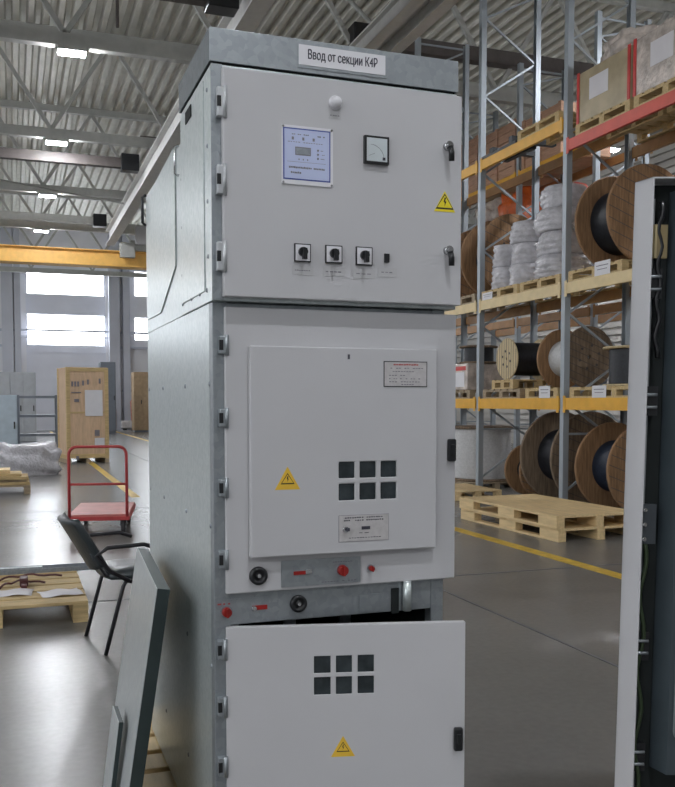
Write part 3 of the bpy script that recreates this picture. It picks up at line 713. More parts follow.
m = MB(); odbox(m, .006, .61, .17, 2.09, .060, .0655); m.build('inner_lining', DARK, od)
LGREY = mat('inner_grey_strip', (.20, .21, .22), .5)
m = MB(); odbox(m, .018, .036, .17, 2.05, .040, .058); m.build('locking_rail', LGREY, od)
fo = Flat(O+Vector((0, .0, 0)), RT, -FH)
def oz(y): return at(655, y, O, FH).z
for zz_ in (282, 401, 649, 761):
    z0_ = oz(zz_)
    m = MB(); odbox(m, .008, .055, z0_-.04, z0_+.04, .030, .058); m.build('hinge_block', BLACK, od)
    for s_ in (-.017, .017):
        m = MB(); m.cyl(odP(.006, z0_+s_, .022), odP(.047, z0_+s_, .022), .0045, seg=10); m.build('hinge_pin', GALVF, od)
z0_ = oz(525); m = MB(); odbox(m, .0045, .055, z0_-.055, z0_+.055, .020, .035); m.build('mounting_bracket', mat('dark_bracket', (.06, .07, .08), .4, .3), od)
for q_ in (-.04, 0, .04):
    m = MB(); m.cyl(odP(.018, z0_+q_, .02), odP(.018, z0_+q_, .008), .006, seg=6); m.build('bolt', CHROME, od)
z0_ = oz(240); m = MB(); odbox(m, .006, .062, z0_-.045, z0_+.045, .025, .035); m.mi = 1; odbox(m, .024, .030, z0_-.045, z0_+.045, .020, .025); m.build('warning_placard', [mat('dull_brass', (.22, .17, .08), .5), mat('pale_brass', (.4, .33, .18), .5)], od)
m = MB(); pts = [odP(.045+.006*math.sin(k*1.3), 2.04-k*.02, .03) for k in range(22)]; m.tube(pts, .007, 8); m.build('cable_loom', BLACK, od)
m = MB(); pts = [odP(.030+.008*math.sin(k*.9), 1.12-k*.03, .028) for k in range(26)]; m.tube(pts, .006, 8); m.build('cable_loom', mat('green_wire', (.03, .05, .02), .5), od)
# nearer inner panel with a pale rim
mm = MB(); NP = mat('dark_panel_paint', (.05, .065, .075), .4); RM = mat('panel_rim', (.22, .25, .26), .3, .4)
q0 = .085
odbox(mm, q0, .6, .555-.08, 2.07, -.012, .055); mm.build('inner_cover', NP, od)
mm = MB(); pts = [odP(q0+.016, 2.06, -.014), odP(q0+.016, .60, -.014)]
for k in range(1, 7): a_ = PI/2*k/6; pts.append(odP(q0+.016+.03*(1-math.cos(a_)), .60-.03*math.sin(a_), -.014))
pts.append(odP(.59, .57, -.014)); mm.tube(pts, .004, 8); mm.build('cover_rim', RM, od)

# ------------------------------------------------------------------ chair
def make_chair():
    t = thing('visitor_chair', 'black upholstered visitor chair on slim tube legs beside the leaning panel', 'chair', (0, 0, 0))
    # local: front = +x, width along y, origin under rear legs mid
    def cushion(M, sx, sy, sz, name, bulge):
        m = MB(); g = bmesh.ops.create_grid(m.bm, x_segments=12, y_segments=12, size=.5)['verts']
        top = {}
        for v in g:
            x, y = v.co.x*2, v.co.y*2
            r = max(0, 1-(abs(x)**4)) * max(0, 1-(abs(y)**4))
            k = 1-.10*(x*x*y*y)
            v.co = Vector((v.co.x*sx*k, v.co.y*sy*k, sz*(.35+.65*r**.5)+bulge*(y*y)))
        r = bmesh.ops.extrude_face_region(m.bm, geom=m.bm.faces[:]); vs = [q for q in r['geom'] if isinstance(q, bmesh.types.BMVert)]
        for v in vs: v.co.z = -sz*.25 + (bulge*((v.co.y/sy*2)**2))
        for f in m.bm.faces: f.smooth = True
        bmesh.ops.transform(m.bm, matrix=M, verts=m.bm.verts); return m.build(name, VINYL, t)
    cushion(Matrix.Translation((.20, 0, .45)), .44, .46, .05, 'seat', 0)
    bdir = Vector((-.36, 0, .93)).normalized()
    Mb = Matrix.Translation((-.02, 0, .66)) @ Matrix.Rotation(-(PI/2)-.30+PI, 4, 'Y') @ Matrix.Rotation(0, 4, 'Z')
    Mb = Matrix.Translation((-.16, 0, .64)) @ Matrix(((-.50, 0, .866, 0), (0, 1, 0, 0), (.866, 0, .50, 0), (0, 0, 0, 1)))
    cushion(Mb, .36, .44, .045, 'backrest', .05)
    for s in (-1, 1):
        m = MB(); m.tube([(-.05, s*.25, 0), (.06, s*.245, .40), (.08, s*.24, .43)], .0125); m.build('leg', CHLEG, t)
        m = MB(); m.tube([(.50, s*.25, 0), (.45, s*.245, .41), (.43, s*.24, .43)], .0125); m.build('leg', CHLEG, t)
        m = MB(); m.tube([(.10, s*.24, .425), (.42, s*.24, .425)], .0115); m.build('seat_rail', CHLEG, t)
        m = MB(); m.tube([(.10, s*.25, .43), (-.02, s*.26, .50), (-.10, s*.27, .60), (-.04, s*.28, .645), (.18, s*.28, .65), (.26, s*.28, .62)], .013); m.build('armrest', CHLEG, t)
        m = MB(); m.tube([(.10, s*.16, .43), (-.02, s*.16, .46), (-.11, s*.16, .6)], .011); m.build('back_support', CHLEG, t)
    return t
ch = make_chair(); lA = atZ(88, 633, 0); lB = atZ(107, 658, 0); mid = (lA+lB)/2; dl = lB-lA
ch.location = (mid.x+.04, mid.y, 0); ch.rotation_euler = (0, 0, math.atan2(dl.x, -dl.y)+.06)

# ------------------------------------------------------------------ red trolley
tl = thing('platform_trolley', 'red flat platform trolley with tubular push handle on the floor at left', 'trolley', (0, 0, 0))
A = atZ(69.5, 515, .24); B = atZ(127, 514, .24); ex = (B-A).normalized(); wT = (B-A).length; 
m = MB(); m.box(-.02, wT+.02, 0, 1.25, .20, .24, bev=.008); m.build('platform', TROLD, tl)
m = MB(); m.box(-.03, wT+.03, -.015, 1.265, .17, .215, bev=.006); m.build('edge_frame', TROLR, tl)
pts = [(0.0, .0, .2)]; H = 1.0; R_ = .09
pts = [(0, 0, .2), (0, 0, H-R_)] + [(R_-R_*math.cos(k*PI/10), 0, H-R_+R_*math.sin(k*PI/10)) for k in range(1, 6)] + [(wT-R_+R_*math.sin(k*PI/10), 0, H-R_+R_*math.cos(k*PI/10)) for k in range(0, 6)] + [(wT, 0, .2)]
m = MB(); m.tube(pts, .017, 10); m.tube([(0, 0, .58), (wT, 0, .58)], .014, 8); m.build('push_handle', TROLR, tl)
def wheel(x, y, r_):
    m = MB(); m.lathe([(0, -.02), (r_*.55, -.02), (r_*.6, -.025), (r_, -.02), (r_, .02), (r_*.6, .025), (r_*.55, .02), (0, .02)], (x, y, r_), 'X', 24); m.mi = 1
    m.cyl((x-.028, y, r_), (x+.028, y, r_), r_*.3, seg=12); w = m.build('wheel', [RUBBER, GALVD], tl)
    m = MB(); m.box(x-.035, x-.028, y-.03, y+.03, r_, .175); m.box(x+.028, x+.035, y-.03, y+.03, r_, .175); m.build('fork', BLACK, tl)
for x_, y_ in ((.06, .12), (wT-.05, .12), (.06, 1.1), (wT-.05, 1.1)): wheel(x_, y_, .095)
tl.location = (A.x, A.y, 0); tl.rotation_euler = (0, 0, math.atan2(ex.y, ex.x)+.02)

# ------------------------------------------------------------------ pallet with papers at left
pc = atZ(88, 600, .145)
pallet(pc.x-1.2, pc.y-.02, 0, 1.2, 1.32, 'weathered pallet with papers and metal profiles on it at left', PALLET, boards=6)
def sheet(u, v, z, w, h, rot, name, mt, lab, cat, amp=.006):
    m = MB(); g = bmesh.ops.create_grid(m.bm, x_segments=10, y_segments=8, size=.5)['verts']
    for q in g: q.co = Vector((q.co.x*w, q.co.y*h, amp*(1+math.sin(q.co.x*9+u*5))+amp*.7*(1+math.cos(q.co.y*7+v))))
    r = bmesh.ops.extrude_face_region(m.bm, geom=m.bm.faces[:])
    for q in r['geom']:
        if isinstance(q, bmesh.types.BMVert): q.co.z += .001
    for f in m.bm.faces: f.smooth = True
    M = Matrix.Translation((u, v, z)) @ Matrix.Rotation(rot, 4, 'Z'); bmesh.ops.transform(m.bm, matrix=M, verts=m.bm.verts)
    return tag(m.build(name, mt), lab, cat, 'papers on the pallet')
p1 = atZ(60, 593, .15); sheet(p1.x, p1.y, .147, .28, .22, .15, 'paper_sheet', PAPER, 'white paper sheet on the left pallet, nearest the chair', 'paper')
p1 = atZ(12, 593, .15); sheet(p1.x-.02, p1.y, .147, .32, .22, -.1, 'paper_sheet', PAPER, 'white paper sheet on the left pallet, at the frame edge', 'paper')
q1 = atZ(0, 563, .16); q2 = atZ(88, 567, .16)
t = thing('metal_profile', 'long dull metal profile lying along the back of the left pallet', 'metal profile', (q2.x-.6, q2.y, .146))
m = MB(); m.box(q2.x-1.3, q2.x+.02, q2.y-.06, q2.y+.10, .1455, .15); m.box(q2.x-1.3, q2.x+.02, q2.y-.06, q2.y-.055, .15, .18); m.box(q2.x-1.3, q2.x+.02, q2.y+.095, q2.y+.10, .15, .18); m.build('channel', GALVD, t)
m = MB(); m.box(q2.x-1.25, q2.x-.35, q2.y+.0, q2.y+.05, .151, .185, bev=.004); m.build('insert_bar', GALVF, t)
CABR = mat('brown_cable', (.10, .03, .03), .5)
for i, (a, b, c) in enumerate((((0, 580), (25, 573), (62, 576)), ((0, 588), (14, 578), (45, 583)))):
    P = [atZ(x, y, .16) for x, y in (a, b, c)]
    m = MB(); pts = []
    for k in range(13):
        s = k/12; p = P[0]*(1-s)**2 + P[1]*2*s*(1-s) + P[2]*s*s; pts.append((p.x, p.y+.02*math.sin(s*14), .157+.01*abs(math.sin(s*9))))
    m.tube(pts, .008, 8); tag(m.build('cable', CABR), ['long brown cable curving across the left pallet', 'short brown cable loop beside the long one on the left pallet'][i], 'cable')
p1 = atZ(24, 586, .15); m = MB(); m.box(p1.x-.03, p1.x+.03, p1.y-.03, p1.y+.10, .147, .21, bev=.01); m.box(p1.x-.02, p1.x+.02, p1.y-.12, p1.y-.02, .147, .18, bev=.008); tag(m.build('cable_connector', CABR), 'dark red connector block among the cables on the left pallet', 'connector')

# ------------------------------------------------------------------ crate, shelving and things at the far left
c0 = atZ(64, 463.5, 0); cw = atV(107, 463, c0.y).x - c0.x; chh = atV(64, 367, c0.y).z
t = thing('wooden_crate', 'tall plywood shipping crate standing behind the red trolley', 'crate', (c0.x+cw/2, c0.y+.5, 0))
m = MB(); m.box(c0.x+.02, c0.x+cw-.02, c0.y+.02, c0.y+1.15, .12, chh, bev=.004); m.build('plywood_box', PLY, t)
m = MB()
for (xa, xb) in ((c0.x, c0.x+.09), (c0.x+cw-.09, c0.x+cw)): m.box(xa, xb, c0.y, c0.y+.0195, .10, chh-.01)
m.box(c0.x+.09, c0.x+cw-.09, c0.y, c0.y+.0195, .12, .22); m.box(c0.x+.09, c0.x+cw-.09, c0.y, c0.y+.0195, chh-.1, chh-.01)
m.box(c0.x+.09, c0.x+cw-.09, c0.y+.004, c0.y+.0195, chh*.52, chh*.52+.04)
m.box(c0.x, c0.x+.0195, c0.y+.02, c0.y+1.15, .10, .2); m.box(c0.x, c0.x+.0195, c0.y+.02, c0.y+.1, .2, chh); m.box(c0.x, c0.x+.0195, c0.y+1.05, c0.y+1.15, .2, chh)
m.build('batten', PALLET, t)
m = MB(); 
for xa in (0, cw/2-.05, cw-.1): m.box(c0.x+xa, c0.x+xa+.1, c0.y+.0, c0.y+1.15, 0, .0995)
m.build('skid', PALLETG, t)
fc = Flat((0, c0.y, 0), (1, 0, 0), (0, -1, 0))
m = MB(); fc.rect(m, 82, 390, 100, 416, 0, .004); m.build('shipping_label', WHITE, t); m = MB(); fc.rect(m, 92, 438, 102, 446, 0, .004); m.build('shipping_label', WHITE, t)
m = MB()
for (x, y) in ((68, 384), (71, 384), (74, 384), (79, 383), (84, 382), (96, 381)):
    fc.rect(m, x, y-2.5, x+2, y+2.5, 0, .003)
m.build('stencil_lettering', INKG, t); m = MB()
fc.rect(m, 68, 392, 78, 393, 0, .003); fc.rect(m, 71, 399, 76, 402, 0, .003); fc.rect(m, 73, 456, 76, 460, 0, .003); fc.rect(m, 92, 430, 97, 436, 0, .003)
m.build('stencil_symbols', INKG, t); t.rotation_euler = (0, 0, .14)
# open shelf rack
sv = 28.5
s0 = atV(18.5, 420, sv).x; s1 = atV(57, 420, sv).x; hz_ = atV(20, 395, sv).z
t = thing('open_shelf_rack', 'dark open steel shelf rack left of the plywood crate', 'shelf rack', ((s0+s1)/2, sv+.3, 0))
for x_ in (s0, s1):
    for y_ in (sv, sv+.6): m = MB(); m.box(x_-.035, x_+.035, y_-.035, y_+.035, 0, hz_); m.build('post', CABD, t)
for yy in (397, 416, 435, 444):
    z = atV(38, yy, sv).z; m = MB(); m.box(s0, s1, sv-.02, sv+.62, z-.035, z+.035); m.build('shelf', CABD, t)
def big_cab(x0, x1, ytop, v, depth, name, lab, mt, parts=1, zmin=0):
    u0, u1 = atV(x0, 400, v).x, atV(x1, 400, v).x; z1 = atV((x0+x1)/2, ytop, v).z
    t = thing(name, lab, 'cabinet', ((u0+u1)/2, v+depth/2, zmin))
    m = MB(); m.box(u0, u1, v+.02, v+depth, zmin+.08, z1, bev=.01); m.build('body', mt, t)
    w = (u1-u0)/parts
    for k in range(parts):
        m = MB(); m.box(u0+k*w+.02, u0+(k+1)*w-.02, v, v+.0195, zmin+.12, z1-.05, bev=.004); d = m.build('door', mt, t)
        m = MB(); m.box(u0+(k+1)*w-.1, u0+(k+1)*w-.06, v-.03, v, (z1+zmin)/2-.1, (z1+zmin)/2+.1); m.build('handle', BLACK, d)
    m = MB(); m.box(u0+.03, u1-.03, v+.05, v+depth-.03, zmin, zmin+.08); m.build('plinth', CABD, t)
    return t
big_cab(-30, 36, 372, 34, 1.2, 'industrial_cabinet', 'wide light grey cabinet at far left behind the shelf rack', CABG, 5)
big_cab(-40, 17, 395, 27, .8, 'electrical_cabinet', 'pale blue cabinet at the left frame edge beside the shelf rack', CABB, 3)
big_cab(101, 116, 362, 44, 1.0, 'tall_cabinet', 'tall dark grey cabinet by the far wall right of the crate', CABD, 1)
big_cab(134, 152, 372, 46, 1.0, 'storage_cabinet', 'distant brownish cabinet beside the switchgear edge', CARD, 2)
# machine piece at left edge
p = atZ(4, 452, 0)
t = thing('workbench', 'small cluttered workbench at the left frame edge', 'workbench', (p.x, p.y, 0))
m = MB(); m.box(p.x-1.2, p.x+.35, p.y, p.y+.6, .75, .8, bev=.005); m.build('worktop', CABD, t)
for x_ in (-1.1, .28): 
    for y_ in (.05, .5): m = MB(); m.box(p.x+x_, p.x+x_+.05, p.y+y_, p.y+y_+.05, 0, .75); m.build('leg', CABD, t)
m = MB(); m.tube([(p.x+.1, p.y+.2, .801), (p.x+.12, p.y+.2, 1.2), (p.x-.1, p.y+.2, 1.35), (p.x-.3, p.y+.2, 1.3)], .05, 10); tag(m.build('bench_lamp', CABD), 'dark gooseneck lamp standing on the left workbench', 'lamp')
m = MB(); m.box(p.x-.3, p.x+.2, p.y+.12, p.y+.4, .4, .62, bev=.03); m.box(p.x-.35, p.x+.2, p.y+.12, p.y+.4, 0, .4, bev=.02); tag(m.build('machine_part', mat('mauve_metal', (.25, .15, .17), .5)), 'dark machine part stored under the left workbench', 'machine part')
# wrapped heap
def blob(cx, cy, z0, sx, sy, sz, mt, name, lab, cat, seed=1, parent=None):
    m = MB(); bmesh.ops.create_icosphere(m.bm, subdivisions=4, radius=1); rnd = random.Random(seed); ph = [rnd.uniform(0, 6) for _ in range(6)]
    for v in m.bm.verts:
        c = v.co; k = 1+.10*math.sin(5*c.x+ph[0])*math.cos(4*c.y+ph[1])+.06*math.sin(11*c.z+ph[2]+3*c.x)+.035*math.sin(19*c.x+ph[3])*math.sin(17*c.y+ph[4])
        e = lambda q: math.copysign(abs(q)**.6, q)
        v.co = Vector((cx+e(c.x)*sx*k, cy+e(c.y)*sy*k, z0+max(0, (e(c.z)+.75)*sz*.6*k)))
    for f in m.bm.faces: f.smooth = True
    o = m.build(name, mt, parent)
    return tag(o, lab, cat) if parent is None else o
p = atZ(30, 476, 0)
blob(p.x, p.y+.5, .0, .62, .5, .62, FILMG, 'wrapped_bundle', 'heap of goods wrapped in silvery film beside the plywood crate', 'bundle', 3)
# stack of boards at left
p = atZ(34, 494, 0)
pallet(p.x-1.35, p.y, 0, 1.3, .9, 'pallet at the left edge carrying flat boards', PALLETG, boards=6)
hz = .146
for i, (dx, dy, th, wv, mt) in enumerate(((0, 0, .05, 0, PALLET), (-.05, .03, .04, .02, PALLETG), (-.02, -.02, .05, .02, PALLET), (-.12, .05, .045, -.03, PALLET), (-.3, .1, .06, .03, PALLETN))):
    m = MB(); m.box(p.x-1.25+dx, p.x-.06+dx, p.y+.05+dy, p.y+.85+dy-.05*i, hz, hz+th, bev=.006)
    tag(m.build('wooden_board', mt), 'flat wooden board in the stack at the left edge, %s from the bottom' % ordn[i].replace('nearest', 'first'), 'board', 'boards stacked at the left edge'); hz += th+.0005
# far pallet truck by the wall
p = atZ(133, 430, 0)
PW = mat('white_paint', (.75, .72, .72), .5); PK = mat('pink_orange_hose', (.75, .38, .30), .5)
t = thing('floor_machine', 'small white floor machine with a pinkish bent handle near the far wall', 'machine', (p.x, p.y, 0))
m = MB(); m.box(p.x-.6, p.x+.5, p.y, p.y+.8, .08, .5, bev=.08); m.build('body', PW, t)
m = MB(); m.tube([(p.x, p.y+.2, .4), (p.x-.05, p.y+.2, 1.5), (p.x+.1, p.y+.2, 1.75), (p.x+.6, p.y+.2, 1.6), (p.x+.7, p.y+.2, 1.2)], .07, 10); m.build('handle', PK, t)
m = MB(); m.cyl((p.x-.9, p.y+.2, 0), (p.x-.9, p.y+.2, 1.1), .06, seg=10); m.build('post', PK, t)
m = MB(); m.box(p.x-.5, p.x-.3, p.y+.1, p.y+.7, 0, .09); m.box(p.x+.2, p.x+.4, p.y+.1, p.y+.7, 0, .09); m.build('wheels', RUBBER, t)

# ------------------------------------------------------------------ PALLET RACKS
FV = [5.6, 8.15, 10.9, 13.34, 15.85, 18.6]
def rack(u0, u1, name, lab, levels, top=8.3):
    t = thing(name, lab, 'pallet rack', ((u0+u1)/2, 12, 0))
    for v in FV:
        for u in (u0, u1):
            m = MB(); s = 1 if u == u0 else -1
            m.box(u-.05*0, u+s*.09, v-.045, v-.038, .0, top); m.box(u, u+s*.09, v+.038, v+.045, 0, top); m.box(u, u+s*.008, v-.038, v+.038, 0, top)
            m.box(u-.03*s, u+s*.13, v-.08, v+.08, 0, .008)
            m.build('upright_post', GALVD2, t)
        z = .25; k = 0
        while z < top-.3:
            za, zb2 = z, min(top-.15, z+.62)
            m = MB()
            if k % 2 == 0: m.bar((u0+.08, v, za), (u1-.08, v, zb2), .03, .03)
            else: m.bar((u1-.08, v, za), (u0+.08, v, zb2), .03, .03)
            m.build('frame_brace', GALVD2, t); z = zb2; k += 1
        m = MB(); m.bar((u0+.1, v, 1.05), (u1-.1, v, 1.05), .03, .03); m.build('frame_brace', GALVD2, t); m = MB(); m.bar((u0+.1, v, top-.1), (u1-.1, v, top-.1), .03, .03); m.build('frame_brace', GALVD2, t)
    for b in range(len(FV)-1):
        va, vb = FV[b]+.052, FV[b+1]-.052
        for (z0, z1, mfun) in levels:
            mt, dz = mfun(b)
            for u, s in ((u0, 1), (u1, -1)):
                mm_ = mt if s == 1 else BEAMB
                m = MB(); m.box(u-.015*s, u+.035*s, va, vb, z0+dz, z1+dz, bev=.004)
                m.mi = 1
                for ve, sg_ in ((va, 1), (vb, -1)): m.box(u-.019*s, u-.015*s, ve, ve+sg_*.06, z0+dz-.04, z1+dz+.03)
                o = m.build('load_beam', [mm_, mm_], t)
                if s == 1 and z1 < 6 and b >= 1: o['label'] = 'front load beam in %s' % mm_.name.replace('_rack_paint', '')
    return t
GALVD2 = mat('rack_galvanised', (.36, .40, .43), .5, .3, scale=30, vor=True, col2=(.36, .40, .44))
L1 = (1.39, 1.555, lambda b: (BEAMY, 0)); L2 = (2.99, 3.14, lambda b: (BEAMC, 0))
L3 = (5.25, 5.40, lambda b: (BEAMR, -.32) if b < 2 else (BEAMY, 0))
rk = rack(7.23, 8.33, 'pallet_rack', 'galvanised pallet rack with yellow, cream and red beams along the right side', [L1, L2, L3])
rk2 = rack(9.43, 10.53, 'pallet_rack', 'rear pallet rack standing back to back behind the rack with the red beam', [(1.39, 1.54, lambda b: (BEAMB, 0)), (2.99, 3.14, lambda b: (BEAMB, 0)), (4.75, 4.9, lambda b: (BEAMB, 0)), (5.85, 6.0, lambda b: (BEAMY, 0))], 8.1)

def reel(u, v0, v1, z0, R, rc, mwood, mcab, lab, axis='Y', wood2=None, th=.05, group='cable reels in the rack'):
    """wooden cable reel; axis Y: flanges at v0 and v1; origin height z0 = bottom"""
    if axis == 'Y': c = Vector((u, 0, z0+R)); L0, L1_ = v0, v1; base = (u, (v0+v1)/2, z0)
    elif axis == 'X': c = Vector((0, v0, z0+R)); L0, L1_ = u, u+v1; base = (u+v1/2, v0, z0)
    else: c = Vector((u, v0, 0)); L0, L1_ = z0, z0+v1; base = (u, v0, z0)
    t = thing('cable_reel', lab, 'cable reel', base, group)
    for k, (a, b) in enumerate(((L0, L0+th), (L1_-th, L1_))):
        m = MB(); m.lathe([(R*.07, a), (R-.012, a), (R, a+.012), (R, b-.012), (R-.012, b), (R*.07, b), (R*.07, a)], c, axis, 56, smooth=False)
        o = m.build('flange', (wood2 if (k and wood2) else mwood), t)
        if k == 0:
            m = MB(); sgn = a-.004
            for q in range(6):                       # bolts and plank gaps on the outer face
                an = q*PI/3+.3; r_ = R*.38
                x, y = r_*math.cos(an), r_*math.sin(an)
                p = {'Y': Vector((c.x+x, a-.006, c.z+y)), 'X': Vector((a-.006, c.y+x, c.z+y)), 'Z': Vector((c.x+x, c.y+y, b+.006))}[axis]
                d = {'Y': Vector((0, .012, 0)), 'X': Vector((.012, 0, 0)), 'Z': Vector((0, 0, -.012))}[axis]
                m.cyl(p, p+d, .02, seg=8)
            m.build('bolts', STEELB, o)
            m = MB()
            for q in range(-4, 5):
                y = q*R/4.6; hw = math.sqrt(max(0, (R*.98)**2-y*y))
                if axis == 'Y': m.box(c.x-hw, c.x+hw, a-.002, a+.002, c.z+y-.004, c.z+y+.004, M=Matrix.Translation(c) @ Matrix.Rotation(.35, 4, 'Y') @ Matrix.Translation(-c))
                elif axis == 'X': m.box(a-.002, a+.002, c.y+y-.004, c.y+y+.004, c.z-hw, c.z+hw)
                else: m.box(c.x-hw, c.x+hw, c.y+y-.004, c.y+y+.004, b-.002, b+.002)
            m.build('plank_gap', STEELB, o)
    prof = [(R*.09, L0+th+.001)]; n = 26; s0_, s1_ = L0+th+.001, L1_-th-.001
    for k in range(n):
        a = s0_+(s1_-s0_)*k/n; b = s0_+(s1_-s0_)*(k+1)/n
        prof += [(rc-.012, a+.0001), (rc, (a+b)/2)]
    prof += [(rc-.012, s1_-.0001), (R*.09, s1_), (R*.09, s0_)]
    m = MB(); m.lathe(prof, c, axis, 48); m.build('wound_cable', mcab, t)
    return t
def rp(u, v, z, L, W, lab, mt=PALLET): return pallet(u, v, z, L, W, lab, mt, group='pallets in the rack', boards=6)
# level heights
z1_, z2_, z3_, z3r = 1.556, 3.141, 5.401, 5.081
# level 2, right bay: big reel
rp(7.222, 9.6, z2_, 1.10, 1.17, 'pallet under the big black cable reel at upper right')
reel(7.83, 9.86, 10.60, z2_+.146, .645, .43, REELB, CABLEK, 'big brown wooden reel of black cable on the upper shelf at right')
# level 1
rp(7.222, 11.0, z1_, 1.10, .85, 'pallet under the reel of white cable on the middle shelf'); 
reel(7.78, 11.05, 11.75, z1_+.146, .44, .27, REELG, CABLEW, 'brown wooden reel of white cable on the middle shelf', wood2=REELB)
rp(7.222, 12.0, z1_, 1.10, 1.15, 'pallet under the small pale reel on the middle shelf', PALLETG)
pallet(7.25, 12.25, z1_+.146, .95, .66, 'small pallet directly under the pale-flanged reel, topmost of two', PALLET, 'pallets in the rack', boards=5)
reel(7.32, 12.58, .62, z1_+.292, .325, .26, REELY, CABLEK, 'small pale-flanged reel of black cable on the middle shelf', axis='X', th=.03)
rp(7.222, 8.75, z1_, 1.10, 1.95, 'pallet under the lying black cable reel at right of the middle shelf', PALLET)
reel(7.72, 9.95, .52, z1_+.146, .42, .34, REELY, CABLEK, 'reel of black cable lying flat on the middle shelf at right', axis='Z', th=.03)
# floor level
reel(7.86, 14.35, .95, .12, .58, .53, REELG, CABLEW, 'large white cable drum lying flat on the floor beneath the rack', axis='Z', th=.04, group='cable reels under the rack')
rp(7.25, 13.75, 0, 1.2, 1.2, 'pallet under the large white cable drum', PALLETG).scale = (1, 1, .8)
reel(7.93, 11.18, 12.05, 0, .68, .40, REELG, CABLEK, 'large weathered grey reel of black cable standing on the floor, leftmost of the big ones', group='cable reels under the rack')
reel(7.86, 12.35, 12.85, 0, .41, .2, REELB, CABLEK, 'small brown reel standing behind the large weathered reel on the floor', group='cable reels under the rack')
reel(7.86, 9.86, 10.62, 0, .61, .36, REELB, mat('dark_blue_cable', (.02, .03, .055), .45, var=.2, scale=30), 'large orange-brown reel of dark blue cable standing on the floor at right', group='cable reels under the rack')
# level 2, left bay: wrapped coil stacks
def coil_stack(u, v, z0, R, h, n, lab, mt=FILMG):
    t = thing('coil_stack', lab, 'wrapped coils', (u, v, z0), 'film-wrapped coils on the upper shelf')
    hh = h/n; rnd = random.Random(int(v*100))
    for k in range(n):
        m = MB(); r_ = R*(1-.06*(k % 2))*(1 if k < n-1 else .92); z = z0+k*hh; dx, dy = rnd.uniform(-.015, .015), rnd.uniform(-.02, .02)
        prof = [(0, 0)]
        for j in range(13): s = j/12; prof.append((r_*(.90+.10*math.sin(PI*s)**.5)+.012*math.sin(j*2.1), hh*s*.985))
        prof.append((r_*.35, hh)); prof.append((0, hh*.97))
        m.lathe(prof, (u+dx, v+dy, z), 'Z', 36)
        for q in m.bm.verts:
            w = q.co; w.x += .012*math.sin(17*w.z+9*w.y); w.y += .012*math.cos(15*w.z+8*w.x)
        m.build('wrapped_coil', mt, t)
rp(7.222, 10.98, z2_, 1.10, 1.05, 'pallet under the tallest wrapped coil stack', PALLET)
rp(7.222, 12.12, z2_, 1.10, 1.1, 'pallet under the two shorter wrapped coil stacks', PALLET)
coil_stack(7.62, 11.5, z2_+.146, .40, 1.32, 4, 'tallest stack of grey film-wrapped coils on the upper shelf')
coil_stack(7.58, 12.38, z2_+.146, .29, .98, 3, 'middle-height stack of grey film-wrapped coils on the upper shelf')
coil_stack(7.52, 12.98, z2_+.146, .24, .72, 2, 'shortest stack of grey film-wrapped coils beside the rack upright')
coil_stack(8.08, 12.75, z2_+.146, .24, .85, 2, 'film-wrapped coil stack half hidden behind the shortest one')
# next bay reels
rp(7.222, 13.45, z2_, 1.10, 1.0, 'pallet behind the first rack upright under a brown reel', PALLETG)
reel(7.98, 13.5, 14.15, z2_+.146, .68, .4, REELB, CABLEK, 'brown reel flange seen just behind the wrapped coils on the upper shelf')
rp(7.222, 14.65, z2_, 1.10, 1.0, 'pallet under the brown reel next to the switchgear edge', PALLETG)
reel(7.98, 14.75, 15.4, z2_+.146, .66, .4, REELB, CABLEK, 'brown reel on the upper shelf, right beside the switchgear door edge')
# level 1 next bay
rp(7.222, 13.6, z1_, 1.10, 1.3, 'pallet on the middle shelf beside the switchgear edge', PALLETG)
m = MB(); m.box(7.25, 7.95, 13.75, 14.5, z1_+.146, z1_+.6, bev=.02); m.mi = 1; m.box(7.246, 7.2495, 13.85, 14.4, z1_+.2, z1_+.45); m.mi = 2; m.box(7.244, 7.2495, 13.8, 14.45, z1_+.48, z1_+.55)
tag(m.build('wrapped_box', [FILMW, WHITE, REDS]), 'film-wrapped box with white label on the middle shelf beside the switchgear', 'box')
reel(7.6, 14.0, .30, z1_+.602, .33, .26, REELG, CABLEK, 'small reel lying flat on the film-wrapped box', axis='Z', th=.03)
# level 3: wrapped boxes with red corners
def wrapped_box(u0, u1, v0, v1, z0, h, lab, mt, bulge, group='film-wrapped boxes on the red beam'):
    t = thing('wrapped_carton', lab, 'carton', ((u0+u1)/2, (v0+v1)/2, z0), group)
    m = MB(); m.box(u0, u1, v0, v1, z0, z0+h, bev=.015); m.build('carton', mt, t)
    m = MB()
    for v in (v0+.0, v1-.05): m = MB(); m.box(u0-.012, u0-.0005, v, v+.05, z0+.001, z0+h+.01); m.build('edge_guard', REDS, t)
    m = MB(); m.box(u0-.004, u0-.0005, v0+.45, v0+.85, z0+h*.38, z0+h*.8); m.build('paper_label', PAPER, t)
    if bulge: 
        o = blob((u0+u1)/2, (v0+v1)/2+bulge[0], z0+h-.02, (u1-u0)*.42, (v1-v0)*.40, bulge[1], FILMW, 'plastic_film', '', '', 5, t)
    return t
zz = z3r+.146
rp(7.222, 9.50, z3r, 1.10, 1.15, 'pallet on the red beam under the left wrapped carton', PALLET)
rp(7.222, 8.28, z3r, 1.10, 1.15, 'pallet on the red beam under the right wrapped carton', PALLET)
wrapped_box(7.24, 8.3, 9.52, 10.64, zz, .66, 'tan carton in clear film with red corner strip, left on the red beam', mat('tan_carton', (.46, .38, .24), .45, var=.1, scale=5, bump=.3, bscale=12), (-.12, .34))
wrapped_box(7.24, 8.3, 8.3, 9.46, zz, .68, 'pale carton in cloudy film with red corner strip, right on the red beam', FILMW, (0, .12))
